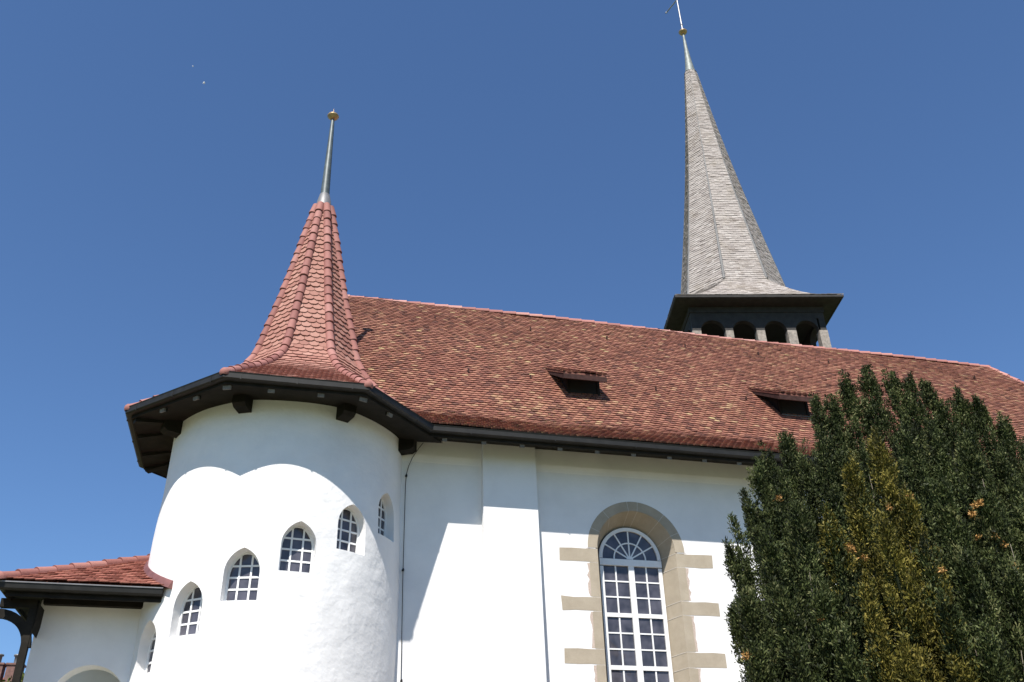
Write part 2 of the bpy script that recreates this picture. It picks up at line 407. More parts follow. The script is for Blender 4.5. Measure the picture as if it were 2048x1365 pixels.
for a, z0 in wins:
    er, et = wframe(a); ol = outline(); n = len(ol); vs = []
    for rr, sc in ((CR-0.8, 0.97), (CR+0.4, 1.03)):
        for u, z in ol: vs.append(np.array([OX, OY, z0]) + er*rr + et*u*sc + np.array([0, 0, z]))
    cut.add(vs, [tuple(range(n))[::-1], tuple(range(n, 2*n))] + [(j, (j+1) % n, n+(j+1) % n, n+j) for j in range(n)])
boolean_cut(ring, cut, [M['plaster']], 'wall', turret)
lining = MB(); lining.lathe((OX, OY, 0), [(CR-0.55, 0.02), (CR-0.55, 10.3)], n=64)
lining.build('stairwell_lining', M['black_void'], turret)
# a fixed window: frame + muntins, pane as its child
for a, z0 in wins:
    er, et = wframe(a); rr = CR-0.25; o3 = np.array([OX, OY, z0]); mb = MB()
    P = lambda u, z, d: o3 + er*(rr+d) + et*u + np.array([0, 0, z])
    oo = outline(-0.01); ii = outline(0.045)
    if len(ii) < len(oo):
        pass
    # resample both outlines to the same count
    def resamp(ol, k=44):
        p = np.array(ol+[ol[0]]); s = np.concatenate([[0], np.cumsum(np.linalg.norm(np.diff(p, axis=0), axis=1))])
        q = np.linspace(0, s[-1], k, endpoint=False); return np.stack([np.interp(q, s, p[:, i]) for i in range(2)], 1)
    def angres(ol, k=48):   # sample by direction from a centre so both rings correspond
        c = np.array([0, WH*0.45]); p = np.array(ol+[ol[0]]); out = []
        for i in range(k):
            th = 2*PI*i/k; dv = np.array([math.cos(th), math.sin(th)]); best = None
            for j in range(len(ol)):
                A = p[j]-c; Bv = p[j+1]-p[j]; den = dv[0]*Bv[1]-dv[1]*Bv[0]
                if abs(den) < 1e-9: continue
                tt = (A[0]*Bv[1]-A[1]*Bv[0])/den; uu = (A[0]*dv[1]-A[1]*dv[0])/den
                if tt > 0 and -1e-6 <= uu <= 1+1e-6 and (best is None or tt < best): best = tt
            out.append(c+dv*best)
        return np.array(out)
    A = angres(oo); B = angres(ii); k = len(A)
    vs = [P(u, z, -0.03) for u, z in A]+[P(u, z, 0.03) for u, z in A]+[P(u, z, 0.03) for u, z in B]+[P(u, z, -0.03) for u, z in B]
    mb.add(vs, [(q*k+j, q*k+(j+1) % k, ((q+1) % 4)*k+(j+1) % k, ((q+1) % 4)*k+j) for q in range(4) for j in range(k)])
    def bar(u0, u1, zb, zt, d0=-0.022, d1=0.022):
        mb.hexa([P(u0, zb, d0), P(u1, zb, d0), P(u1, zb, d1), P(u0, zb, d1), P(u0, zt, d0), P(u1, zt, d0), P(u1, zt, d1), P(u0, zt, d1)])
    for u in (-0.108, 0.108): bar(u-0.017, u+0.017, 0.03, ztop(abs(u)+0.02)-0.02)
    for z in (0.265, 0.485, 0.70): bar(-hw(z)+0.03, hw(z)-0.03, z-0.017, z+0.017, -0.019, 0.019)
    fr = mb.build('window', M['white_paint'], turret, fix=True)
    pm = MB(); pm.add([P(u, z, 0.004) for u, z in outline(0.0)], [tuple(range(len(outline(0.0))))])
    pm.add([P(u, z, -0.008) for u, z in outline(0.0)], [tuple(range(len(outline(0.0))))[::-1]])
    pm.build('pane', M['glass'], fr)
    sl = MB(); 
# eave
mb = MB(); sweep(mb, eave_path, gut_prof, 0, 6)
for i in range(2, 6):            # seams of the gutter
    a, c = eave_path[i], eave_path[i+1]; L = np.linalg.norm(c-a); d = (c-a)/L; n2 = np.array([d[1], -d[0]])
    for q in ([0.12, 0.5, 0.88] if L > 2.4 else [0.2, 0.75]):
        p = a+d*L*q
        mb.obox((p[0], p[1], 0), (d[0], d[1], 0), (n2[0], n2[1], 0), (0, 0, 1), -0.012, 0.012, -0.04, -0.008, OZ-0.148, OZ-0.03)
mb.build('gutter', M['gutter'], turret)
mb = MB(); sweep(mb, eave_path, fas_prof2, 0, 6); mb.build('fascia', M['wood_dark'], turret)
# soffit boards: from fascia up to the wall
mb = MB()
ringv = [octv[a] for a in (67.5, 112.5, 157.5, -157.5, -112.5, -67.5, -22.5)]
for i in range(6):
    a, c = ringv[i], ringv[i+1]; o2 = np.array([OX, OY])
    def sc(p, f, z): q = o2+(p-o2)*f; return (q[0], q[1], z)
    fo, fi = 1-0.16/3.39, (CR-0.35)/3.39
    nb = 8
    for j in range(nb):
        f0 = fo+(fi-fo)*j/nb; f1 = fo+(fi-fo)*(j+1)/nb-0.004
        z0 = OZ-0.205+0.165*j/nb; z1 = OZ-0.205+0.165*(j+1)/nb
        mb.quad(sc(a, f0, z0), sc(c, f0, z0), sc(c, f1, z1), sc(a, f1, z1))
    mb.quad(sc(a, fo, OZ-0.18), sc(c, fo, OZ-0.18), sc(c, fi, OZ-0.01), sc(a, fi, OZ-0.01))
mb.build('soffit', M['wood_dark'], turret)
# rafters with pale cut ends, two per side plus one on every corner
def rafter(parent, p_out, p_in, zo, zi, wd=0.13, ht=0.13, pale=True):
    p_out, p_in = np.array(p_out), np.array(p_in); d = p_in-p_out; L = np.linalg.norm(d)
    if pale: zi = zo+(zi-zo)*0.09/L; p_in = p_out+d*0.09/L; d = p_in-p_out; L = np.linalg.norm(d)
    d /= L; s = np.array([-d[1], d[0]])*wd/2
    P = lambda t, sg, z: (p_out[0]+d[0]*t+s[0]*sg, p_out[1]+d[1]*t+s[1]*sg, z)
    mb = MB()
    v = [P(0.015, -1, zo-ht), P(0, -1, zo), P(0.015, 1, zo-ht), P(0, 1, zo), P(L, -1, zi-ht), P(L, -1, zi), P(L, 1, zi-ht), P(L, 1, zi)]
    mb.add(v, [(0, 1, 3, 2)], mi=1 if pale else 0)
    e_ = min(0.05/L, 1)
    c4 = [tuple(np.array(v[i])*(1-e_)+np.array(v[i+4])*e_) for i in range(4)]
    mb.add(v[:4]+c4, [(0, 2, 6, 4), (0, 4, 5, 1), (2, 3, 7, 6)], mi=1 if pale else 0)
    mb.add(c4+v[4:], [(0, 4, 5, 1), (2, 3, 7, 6), (0, 2, 6, 4), (1, 5, 7, 3)], mi=0)
    return mb.build('rafter', [M['wood_dark'], M['rafter_end']], parent)
for i in range(1, 6):
    a, c = ringv[i], ringv[i+1]
    for q in (0.24, 0.50, 0.76) if False else (0.33, 0.67):
        p = a+(c-a)*q; nrm = (a+c)/2-np.array([OX, OY]); nrm /= np.linalg.norm(nrm)
        if i == 5 and q > 0.6: continue
        rafter(turret, p-nrm*0.185, p-nrm*1.2, OZ-0.215, OZ+0.02, ht=0.07, pale=i > 2)
for a in (157.5, -157.5, -112.5, -67.5):
    e = np.array([math.cos(rad(a)), math.sin(rad(a))]); p = octv[a]
    rafter(turret, p-e*0.22, p-e*1.4, OZ-0.215, OZ+0.02, 0.16, 0.075, pale=abs(a) < 157)
for a in (157.5, -157.5, -112.5, -67.5, -22.5):   # corbels
    e = np.array([math.cos(rad(a)), math.sin(rad(a)), 0]); s = np.array([-e[1], e[0], 0]); mb = MB()
    o3 = np.array([OX, OY, 0])
    rl = CR+0.30
    prof = [(CR-0.2, 10.07), (CR+0.22, 10.09), (rl, 10.15), (rl, 10.40), (CR-0.2, 10.42)]
    vs = [o3+e*r_+s*sg*0.135+np.array([0, 0, z]) for sg in (-1, 1) for r_, z in prof]; n = len(prof)
    mb.add(vs, [tuple(range(n)), tuple(range(n, 2*n))[::-1]]+[(j, n+j, n+(j+1) % n, (j+1) % n) for j in range(n)])
    mb.build('corbel', M['wood_dark'], turret, fix=True)
# flared tiled roof
RP = [(10.40, 3.56), (10.60, 3.28), (10.82, 2.98), (11.10, 2.54), (11.42, 2.10), (11.75, 1.72), (12.1, 1.42), (12.5, 1.21), (13.2, 1.05), (14.1, 0.83), (15.3, 0.585), (16.4, 0.37), (17.35, 0.18)]
def axis_shift(z): return 0.14*min(1, max(0, (z-10.6)/1.5))
RPd = np.array(RP); zf = np.concatenate([np.linspace(10.40, 12.4, 26), np.linspace(12.6, 17.35, 20)])
rf = np.interp(zf, RPd[:, 0], RPd[:, 1])
for _ in range(2): rf[1:-1] = 0.25*rf[:-2]+0.5*rf[1:-1]+0.25*rf[2:]
mb = MB()
ct8 = math.cos(PI/8); sn8 = math.sin(PI/8)
under = MB()
for i in range(8):
    a = rad(-90+45*i); er = np.array([math.cos(a), math.sin(a), 0]); et = np.array([-math.sin(a), math.cos(a), 0])
    Cp = [np.array([OX+axis_shift(z), OY, z])+er*r_*ct8 for z, r_ in zip(zf, rf)]
    h = rf*sn8; hr = h.copy()
    if i == 1: hr = np.minimum(h, 0.66+(zf-10.4)*1.2)      # stops where it meets the nave eave
    j0 = int(np.searchsorted(zf, 11.0)) if i in (2, 3) else 0
    Cq = np.array(Cp)[j0:]
    tile_face(mb, Cq, et, normals(Cq, et), -h[j0:], hr[j0:], 0.150, 0.220, 'hex', thick=0.034, lift=0.046, jit=0.35, phase=0.0 if i % 2 else 0.5)
    for j in range(j0, len(zf)-1):
        under.quad(Cp[j]-et*h[j], Cp[j]+et*hr[j], Cp[j+1]+et*hr[j+1], Cp[j+1]-et*h[j+1], r=0.0)
o = len(mb.v); mb.v += under.v; mb.f += [[q+o for q in f] for f in under.f]; mb.m += under.m; mb.r += under.r; mb.sm += under.sm
roof_t = mb.build('roof', M['tile_new'], turret)
for i in range(8):
    a = rad(-112.5+45*i); er = np.array([math.cos(a), math.sin(a), 0])
    pts = [np.array([OX+axis_shift(z), OY, z+0.01])+er*(r_+0.02) for z, r_ in zip(zf, rf)]
    if i == 2: pts = [p for p in pts if p[2] > 11.35]
    mb = MB(); 
    cap_tiles(mb, pts, 0.100, 0.30, up=er*0.5+np.array([0, 0, 0.6]), n=10)
    mb.build('hip_cap', M['hip_tile'], roof_t)
ax = OX+0.14
fin = MB()
fin.lathe((ax, OY, 0), [(0.20, 17.30), (0.235, 17.32), (0.225, 17.36), (0.135, 17.80), (0.12, 17.82)], n=24, mi=1)
fin.lathe((ax+0.0, OY, 0), [(0.122, 17.78), (0.108, 18.3), (0.085, 19.2), (0.062, 20.1), (0.048, 20.62)], n=20, mi=0)
finial = fin.build('spire_pole', [M['verdigris'], M['lead']], turret)
k = MB(); k.lathe((ax, OY, 20.66), [(0.0, -0.10), (0.06, -0.10), (0.10, -0.06), (0.155, 0.0), (0.165, 0.025), (0.155, 0.05), (0.09, 0.10), (0.05, 0.13), (0.0, 0.14)], n=24)
k.tube([(ax, OY, 20.78), (ax, OY, 20.98)], [0.012, 0.005], n=6)
k.build('gilded_knob', M['gold'], finial)

# ================================================================== nave (the long church building)
church = thing('church_nave', 'long white church nave under a large weathered red clay tile roof with two small dormers', 'church', (14, 25, 0))
X0, X1 = 0.2, 26.4
body = MB()
# plan: west gable x=X0, stepped south wall, east end, north wall;  z 0..10.6
body.hexa([(X0, YC, 0), (X1, YC, 0), (X1, 30.9, 0), (X0, 30.9, 0), (X0, YC, 10.58), (X1, YC, 10.58), (X1, 30.9, 10.58), (X0, 30.9, 10.58)])
WXC, WZC = 7.615, 8.26
cut = MB()
def archo(cx, cz, r_, zb, k=24):
    return [(cx-r_, zb), (cx+r_, zb)]+[(cx+r_*math.cos(PI*i/k), cz+r_*math.sin(PI*i/k)) for i in range(k+1)]
def loft(mb, A, ya, B, yb, caps=True, **kw):
    n = len(A); vs = [(x, ya, z) for x, z in A]+[(x, yb, z) for x, z in B]
    fs = [(j, (j+1) % n, n+(j+1) % n, n+j) for j in range(n)]
    if caps: fs += [tuple(range(n))[::-1], tuple(range(n, 2*n))]
    mb.add(vs, fs, **kw)
FO = archo(WXC, WZC, 0.935, 3.2); BO = archo(WXC-0.02, 8.20, 0.745, 3.3)
FO2 = archo(WXC, WZC, 0.97, 3.15)
loft(cut, [(x, z) for x, z in FO2], YC-0.3, [(x, z) for x, z in FO2], YC+1.0)
boolean_cut(body, cut, [M['plaster_flat']], 'wall', church)
b2 = MB()
b2.box(X0, 4.04, YA, YC+0.05, 0, 10.56)                         # slightly proud western strip
b2.hexa([(4.04, YB-0.30, 0), (5.30, YB-0.30, 0), (5.30, YC+0.1, 0), (4.04, YC+0.1, 0), (4.04, YB+0.02, 10.52), (5.27, YB+0.02, 10.52), (5.27, YC+0.1, 10.52), (4.04, YC+0.1, 10.52)])
b2.build('buttress', M['plaster_flat'], church)
b3 = MB()
prof = [(YC-0.004, 10.0), (YC-0.012, 10.06), (YC-0.03, 10.16), (YC-0.034, 10.54), (YC+0.05, 10.54), (YC+0.05, 10.0)]
for (xa, xb, dy) in ((2.0, 4.038, YA-YC), (5.272, X1, 0.0)):
    n = len(prof); vs = [(xa, y+dy, z) for y, z in prof]+[(xb, y+dy, z+ (0.12 if dy == 0 else 0)) for y, z in prof]
    b3.add(vs, [(j, (j+1) % n, n+(j+1) % n, n+j) for j in range(n)]+[tuple(range(n))[::-1], tuple(range(n, 2*n))])
b3.build('cornice_band', M['plaster_flat'], church)
# gable closing walls
gb = MB()
for x in (X0+0.05,):
    gb.add([(x, 19.1, 10.5), (x, 30.9, 10.5), (x, RY, RZ-0.4)], [(0, 1, 2)])
    gb.add([(x+0.4, 19.1, 10.5), (x+0.4, 30.9, 10.5), (x+0.4, RY, RZ-0.4)], [(0, 2, 1)])
gb.build('gable', M['plaster_flat'], church)
# stone surround
st = MB(); mo = MB()
k = 9
def proud(mb, pts, y0=YC-0.004, y1=YC+0.06, **kw):
    n = len(pts); vs = [(x, y0, z) for x, z in pts]+[(x, y1, z) for x, z in pts]
    mb.add(vs, [tuple(range(n))[::-1] if False else tuple(range(n))]+[(j, n+j, n+(j+1) % n, (j+1) % n) for j in range(n)], **kw)
Ri, Ro = 0.93, 1.155
angs = [0, 24, 50, 84, 97, 130, 156, 180]
for a0, a1 in zip(angs[:-1], angs[1:]):
    a0 += 0.35; a1 -= 0.35; q = [a0+(a1-a0)*i/6 for i in range(7)]
    proud(st, [(WXC+Ro*math.cos(rad(a)), WZC+Ro*math.sin(rad(a))) for a in q]+[(WXC+Ri*math.cos(rad(a)), WZC+Ri*math.sin(rad(a))) for a in q[::-1]])
zq = [(7.93, 8.235), (6.86, 7.155), (5.75, 6.06), (4.66, 4.97), (3.57, 3.88)]
jr = random.Random(5)
def rag(x, z): return (x+jr.uniform(-0.012, 0.012), z+jr.uniform(-0.012, 0.012))
prev = WZC
for zb, zt in zq:
    for sg, xo, xn in ((-1, 5.79, WXC-1.14), (1, 9.43, WXC+1.135)):
        xi = WXC+sg*Ri
        proud(st, [rag(xo, zb), rag((xo*2+xi)/3, zb), rag((xo+2*xi)/3, zb), (xi, zb), (xi, zt), rag((xo+2*xi)/3, zt), rag((xo*2+xi)/3, zt), rag(xo, zt)])
        proud(st, [rag(xn, zt+0.012), (xi, zt+0.012), (xi, prev-0.012), rag(xn, prev-0.012), rag(xn, zt*.35+prev*.65), rag(xn, zt*.7+prev*.3)])
        zz1 = np.linspace(zt+0.02, prev-0.02, 9); sx = xn; ed = [(sx+sg*jr.uniform(0.02, 0.075), z_) for z_ in zz1]
        mo.add([(sx-sg*0.02, YC-0.0015, z_) for z_ in zz1]+[(x_, YC-0.0015, z_) for x_, z_ in ed], [(i_, i_+1, i_+10, i_+9) for i_ in range(8)], mi=1)
    prev = zb
proud(st, [(WXC-1.1, 3.0), (WXC+1.1, 3.0), (WXC+1.1, 3.3), (WXC-1.1, 3.3)], YC-0.06, YC+0.3)
# splayed reveal lining
rev = MB(); n = len(FO)
FOi = [(x, z) for x, z in archo(WXC, WZC, 0.93, 3.2)]
vs = [(x, YC-0.003, z) for x, z in FOi]+[(x, YC+0.50, z) for x, z in BO]
for j in range(n):
    st.add([vs[j], vs[(j+1) % n], vs[n+(j+1) % n], vs[n+j]], [(0, 3, 2, 1)], smooth=False)
# outer filler ring behind the joints
for a0 in angs[1:-1]:
    for (ra, rb, ya, yb) in ((Ri, Ro, YC-0.002, YC-0.002),):
        a = rad(a0); d = 0.008
        pts = []
        for rr, s_ in ((Ro-0.005, -1), (Ro-0.005, 1), (Ri, 1), (Ri, -1)):
            pts.append((WXC+rr*math.cos(a)-s_*d*math.sin(a), YC-0.0025, WZC+rr*math.sin(a)+s_*d*math.cos(a)))
        mo.add(pts, [(0, 1, 2, 3)])
        p0 = (WXC+Ri*math.cos(a), YC-0.0035, WZC+Ri*math.sin(a)); p1 = (WXC-0.02+0.748*math.cos(a), YC+0.49, 8.20+0.748*math.sin(a))
        rin = 0.006
        sx, sz = -math.sin(a)*0.006, math.cos(a)*0.006
        q = lambda p, s_: (p[0]-math.cos(a)*rin+s_*sx, p[1], p[2]-math.sin(a)*rin+s_*sz)
        mo.add([q(p0, -1), q(p0, 1), q(p1, 1), q(p1, -1)], [(0, 1, 2, 3)])
for zb, zt in zq:
    for z in (zb-0.006, zt+0.006):
        for sg in (-1, 1):
            xi = WXC+sg*0.926; xb = WXC-0.02+sg*0.741
            mo.add([(xi, YC-0.003, z-0.007), (xi, YC-0.003, z+0.007), (xb, YC+0.49, z+0.007-0.02), (xb, YC+0.49, z-0.007-0.02)], [(0, 1, 2, 3)])
            mo.add([(WXC+sg*0.93, YC-0.0025, z-0.006), (WXC+sg*1.12, YC-0.0025, z-0.006), (WXC+sg*1.12, YC-0.0025, z+0.006), (WXC+sg*0.93, YC-0.0025, z+0.006)], [(0, 1, 2, 3)])
o = len(st.v); st.v += mo.v; st.f += [[q+o for q in f] for f in mo.f]; st.m += [1+q for q in mo.m]; st.r += mo.r; st.sm += mo.sm
st.build('stone_surround', [M['stone'], M['mortar'], simple('bare_pinkish_render', (0.46, 0.37, 0.31), 0.9, 0, 0.2, 30)], church)
# window
YW = YC+0.45; FX0, FX1 = 6.885, 8.315; FC = (FX0+FX1)/2
wf = MB()
def fbar(x0, x1, z0, z1, d=0.035, off=0.0): wf.box(x0, x1, YW-d+off, YW+d+off, z0, z1)
fbar(FX0-0.03, FX0+0.055, 3.3, 8.0, 0.045); fbar(FX1-0.055, FX1+0.03, 3.3, 8.0, 0.045)
fbar(FX0-0.03, FX1+0.03, 8.02, 8.17, 0.06); fbar(FC-0.066, FC+0.066, 3.3, 8.02, 0.05)
z = 8.02
nrow = 0
for zc in (6.91, 5.79, 4.67, 3.55):
    for sg in (0, 1):
        xa, xb = (FX0+0.055, FC-0.075) if sg == 0 else (FC+0.075, FX1-0.055)
        fbar(xa, xb, zc-0.045, zc+0.045, 0.038)
        hgt = (z-(zc+0.045)); 
        for i in (1, 2): fbar(xa, xb, zc+0.045+hgt*i/3-0.0155, zc+0.045+hgt*i/3+0.0155, 0.022)
        fbar((xa+xb)/2-0.016, (xa+xb)/2+0.016, zc+0.045, z, 0.025)
    z = zc-0.045
# fanlight
cz = 8.185; Rf = (FX1-FX0)/2
def arcbar(r0, r1, d, k=24):
    for i in range(k):
        a0, a1 = PI*i/k, PI*(i+1)/k
        vs = [(FC+r*math.cos(a), y, cz+r*math.sin(a)) for y in (YW-d, YW+d) for r, a in ((r0, a0), (r1, a0), (r1, a1), (r0, a1))]
        wf.add(vs, [(0, 1, 2, 3), (7, 6, 5, 4), (1, 5, 6, 2), (0, 3, 7, 4)])
arcbar(Rf-0.05, Rf+0.03, 0.045); arcbar(0.365, 0.395, 0.024); arcbar(0.0, 0.075, 0.03, 12)
for a in (30, 60, 90, 120, 150):
    a = rad(a); e = np.array([math.cos(a), 0, math.sin(a)]); s = np.array([-math.sin(a), 0, math.cos(a)])
    wf.obox((FC, YW, cz), e, (0, 1, 0), s, 0.05, Rf-0.03, -0.021, 0.021, -0.016, 0.016)
win = wf.build('arched_window', M['white_paint'], church)
gp = MB(); ol = archo(FC, cz, Rf, 3.3)
n = len(ol); gp.add([(x, YW-0.006, zv) for x, zv in ol], [tuple(range(n))[::-1]]); gp.add([(x, YW+0.006, zv) for x, zv in ol], [tuple(range(n))])
gp.build('pane', M['glass'], win)
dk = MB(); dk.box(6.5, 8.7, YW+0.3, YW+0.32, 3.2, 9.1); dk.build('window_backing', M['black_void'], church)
# roof
KY, KZ = 19.25, 11.26
Cp = [(0, YG+0.05, OZ-0.02), (0, 18.35, 10.62), (0, 18.7, 10.85), (0, 19.0, 11.08), (0, KY, KZ+0.02), (0, 19.5, 11.52), (0, 20.0, 12.08), (0, RY, RZ)]
Cp = np.array(Cp, float)
ex = np.array([1.0, 0, 0]); Nn = normals(Cp, ex)
yy = Cp[:, 1]
xl = np.interp(yy, [18, RY], [1.75, X0]); xl[0] = 2.85; xr = np.interp(yy, [18, RY], [26.7, 24.45])
mb = MB()
# slightly uneven old roof: subdivide slope
ssub = np.linspace(0, 1, 60)
tile_face(mb, Cp, ex, Nn, xl, xr, 0.146, 0.165, 'round', thick=0.036, lift=0.050, jit=0.32, base=0.045, wave=0.014)
u = MB()
for j in range(len(Cp)-1):
    a, b_ = Cp[j], Cp[j+1]
    u.quad((xl[j], a[1], a[2]), (xr[j], a[1], a[2]), (xr[j+1], b_[1], b_[2]), (xl[j+1], b_[1], b_[2]), r=0.0)
    u.quad((X0, 2*RY-a[1], a[2]), (X0, 2*RY-b_[1], b_[2]), (xr[j+1], 2*RY-b_[1], b_[2]), (xr[j], 2*RY-a[1], a[2]), r=0.4)
    u.quad((xr[j], a[1], a[2]), (xr[j], 2*RY-a[1], a[2]), (xr[j+1], 2*RY-b_[1], b_[2]), (xr[j+1], b_[1], b_[2]), r=0.4)
o = len(mb.v); mb.v += u.v; mb.f += [[q+o for q in f] for f in u.f]; mb.m += u.m; mb.r += u.r; mb.sm += u.sm
roof_n = mb.build('roof', M['tile_old'], church)
rg = random.Random(11)
mb = MB()
pts = [(24.5-0.46*i, RY, RZ+0.0+0.035*math.sin(i*0.21)+rg.uniform(-0.006, 0.006)) for i in range(54)]
cap_tiles(mb, pts, 0.115, 0.45, n=9, drop=0.2)
mb.build('ridge_cap', M['ridge_tile'], roof_n)
mb = MB(); cap_tiles(mb, [(xr[j]+0.02, yy[j], Cp[j][2]+0.02) for j in range(3, len(Cp))], 0.11, 0.45, n=9, up=(0.3, -0.3, 1)); mb.build('hip_cap', M['ridge_tile'], roof_n)
# gutter, fascia, soffit, rafters
mb = MB(); sweep(mb, eave_path, gut_prof, 6, 7)
for x in np.arange(3.6, 26, 1.9): mb.box(x-0.012, x+0.012, YG+0.008, YG+0.04, OZ-0.148, OZ-0.03)
mb.build('gutter', M['gutter'], church)
mb = MB(); sweep(mb, eave_path, fas_prof2, 6, 7); mb.build('fascia', M['wood_dark'], church)
mb = MB()
for j in range(6):
    y0, y1 = 18.16+0.155*j, 18.16+0.155*(j+1)-0.006; z0, z1 = OZ-0.21+0.057*j, OZ-0.21+0.057*(j+1)
    mb.quad((2.7, y0, z0), (26.5, y0, z0), (26.5, y1, z1), (2.7, y1, z1))
mb.quad((2.7, 18.16, 10.24), (26.5, 18.16, 10.24), (26.5, 19.12, 10.60), (2.7, 19.12, 10.60))
mb.build('soffit', M['wood_dark'], church)
for i in range(26): rafter(church, (3.05+0.87*i, 18.19), (3.05+0.87*i, 19.2), 10.215, 10.59, 0.10, 0.065)
# dormers
def make_dormer(dx):
    d = MB()
    def rz(y): return float(np.interp(y, Cp[:, 1], Cp[:, 2]))
    xa, xb = 6.70+dx, 7.60+dx; ra, rb = 6.44+dx, 7.64+dx
    ye, ze = 20.10, 13.31; yb_, zb_ = 21.80, rz(21.80)+0.10; yf = 20.67; sl = (zb_-ze)/(yb_-ye)
    zt = ze+sl*(yf-ye)-0.10
    for x in (xa, xb-0.05):          # triangular cheeks
        vs = []
        for xx in (x, x+0.05): vs += [(xx, yf, rz(yf)-0.05), (xx, 21.75, rz(21.75)-0.03), (xx, yf, zt)]
        d.add(vs, [(0, 1, 2), (3, 5, 4), (0, 2, 5, 3)])
    zo_ = rz(yf)
    d.box(xa, xa+0.07, yf-0.05, yf+0.03, zo_-0.05, zt); d.box(xb-0.07, xb, yf-0.05, yf+0.03, zo_-0.05, zt)
    d.box(xa+0.07, xb-0.07, yf-0.04, yf+0.03, zt-0.05, zt)
    dm = d.build('dormer', M['wood_dark'], church)
    s_ = MB(); s_.box(xa+0.02, xb-0.02, yf-0.09, yf+0.05, zo_-0.05, zo_+0.03); s_.build('sill', M['rafter_end'], dm)
    v = MB(); v.box(xa+0.06, xb-0.06, yf-0.02, yf+0.01, zo_-0.05, zt-0.01); v.build('shade_panel', M['black_void'], dm)  # solid black panel painted as the shade inside the dormer, hides the tiles
    r_ = MB()
    c2 = [(0, ye, ze), (0, (ye+yb_)/2, (ze+zb_)/2), (0, yb_, zb_)]
    tile_face(r_, c2, ex, normals(c2, ex), [ra]*3, [rb]*3, 0.146, 0.165, 'round', thick=0.03, lift=0.035, jit=1.2, base=0.0)
    r_.hexa([(ra+.01, ye+.03, ze-.05), (rb-.01, ye+.03, ze-.05), (rb-.01, yb_+.1, zb_-.02), (ra+.01, yb_+.1, zb_-.02), (ra+.01, ye+.03, ze), (rb-.01, ye+.03, ze), (rb-.01, yb_+.1, zb_+.04), (ra+.01, yb_+.1, zb_+.04)], r=0.2)
    r_.build('shed_roof', M['tile_old'], dm)
    f = MB(); f.box(ra+0.02, rb, ye+0.03, ye+0.06, ze-0.19, ze-0.052)
    f.build('eave_board', M['red_board'], dm)
    g_b = MB(); g_b.hexa([(ra+0.02, ye+.061, ze-.185), (ra+.05, ye+.061, ze-.185), (ra+.05, yb_-.25, zb_-.32), (ra+0.02, yb_-.25, zb_-.32), (ra+0.02, ye+.061, ze-.055), (ra+.05, ye+.061, ze-.055), (ra+.05, yb_-.25, zb_-.20), (ra+0.02, yb_-.25, zb_-.20)])
    g_b.build('barge_board', M['red_board'], dm)
    return dm
make_dormer(0.0); make_dormer(6.14)
# small dark snow hooks on the tiles
hooks = [(6.66, 24.0), (9.17, 23.97), (11.86, 24.0), (14.46, 24.0), (17.0, 23.95), (22.7, 23.98), (5.84, 21.24), (9.44, 21.26), (12.15, 21.24), (3.65, 24.1), (4.15, 21.28)]
for hx, hy in hooks:
    z = float(np.interp(hy, Cp[:, 1], Cp[:, 2])); mb = MB()
    mb.box(hx-0.015, hx+0.015, hy-0.12, hy+0.06, z+0.02, z+0.055)
    mb.hexa([(hx-0.02, hy-0.14, z-0.02), (hx+0.02, hy-0.14, z-0.02), (hx+0.02, hy-0.11, z-0.0), (hx-0.02, hy-0.11, z-0.0), (hx-0.02, hy-0.14, z+0.10), (hx+0.02, hy-0.14, z+0.10), (hx+0.02, hy-0.11, z+0.11), (hx-0.02, hy-0.11, z+0.11)])
    mb.build('snow_hook', M['red_board'], church)

# ================================================================== bell tower behind the nave
BC = np.array([18.05, 31.1, 0.0]); BR = rad(-12)
be = np.array([math.cos(BR), math.sin(BR), 0]); bn = np.array([-be[1], be[0], 0])
tower = thing('bell_tower', 'bell tower with open arched belfry and tall grey shingled octagonal spire behind the nave', 'tower', (BC[0], BC[1], 0))
zv = np.array([0, 0, 1.0])
HB = 2.74; HE = 3.42; ZE = 22.10
mb = MB(); mb.obox(BC, be, bn, zv, -HB, HB, -HB, HB, 0, 19.1); mb.build('shaft', M['plaster_flat'], tower)
mb = MB(); mb.obox(BC, be, bn, zv, -HB-.06, HB+.06, -HB-.06, HB+.06, 19.1, 19.3); mb.build('sill_beam', M['wood_grey'], tower)
colx = [-2.53, -1.235, 0.03, 1.285, 2.53]; cwid = [0.30, 0.30, 0.33, 0.36, 0.42]
ztopb, zsp = 22.0, 20.93
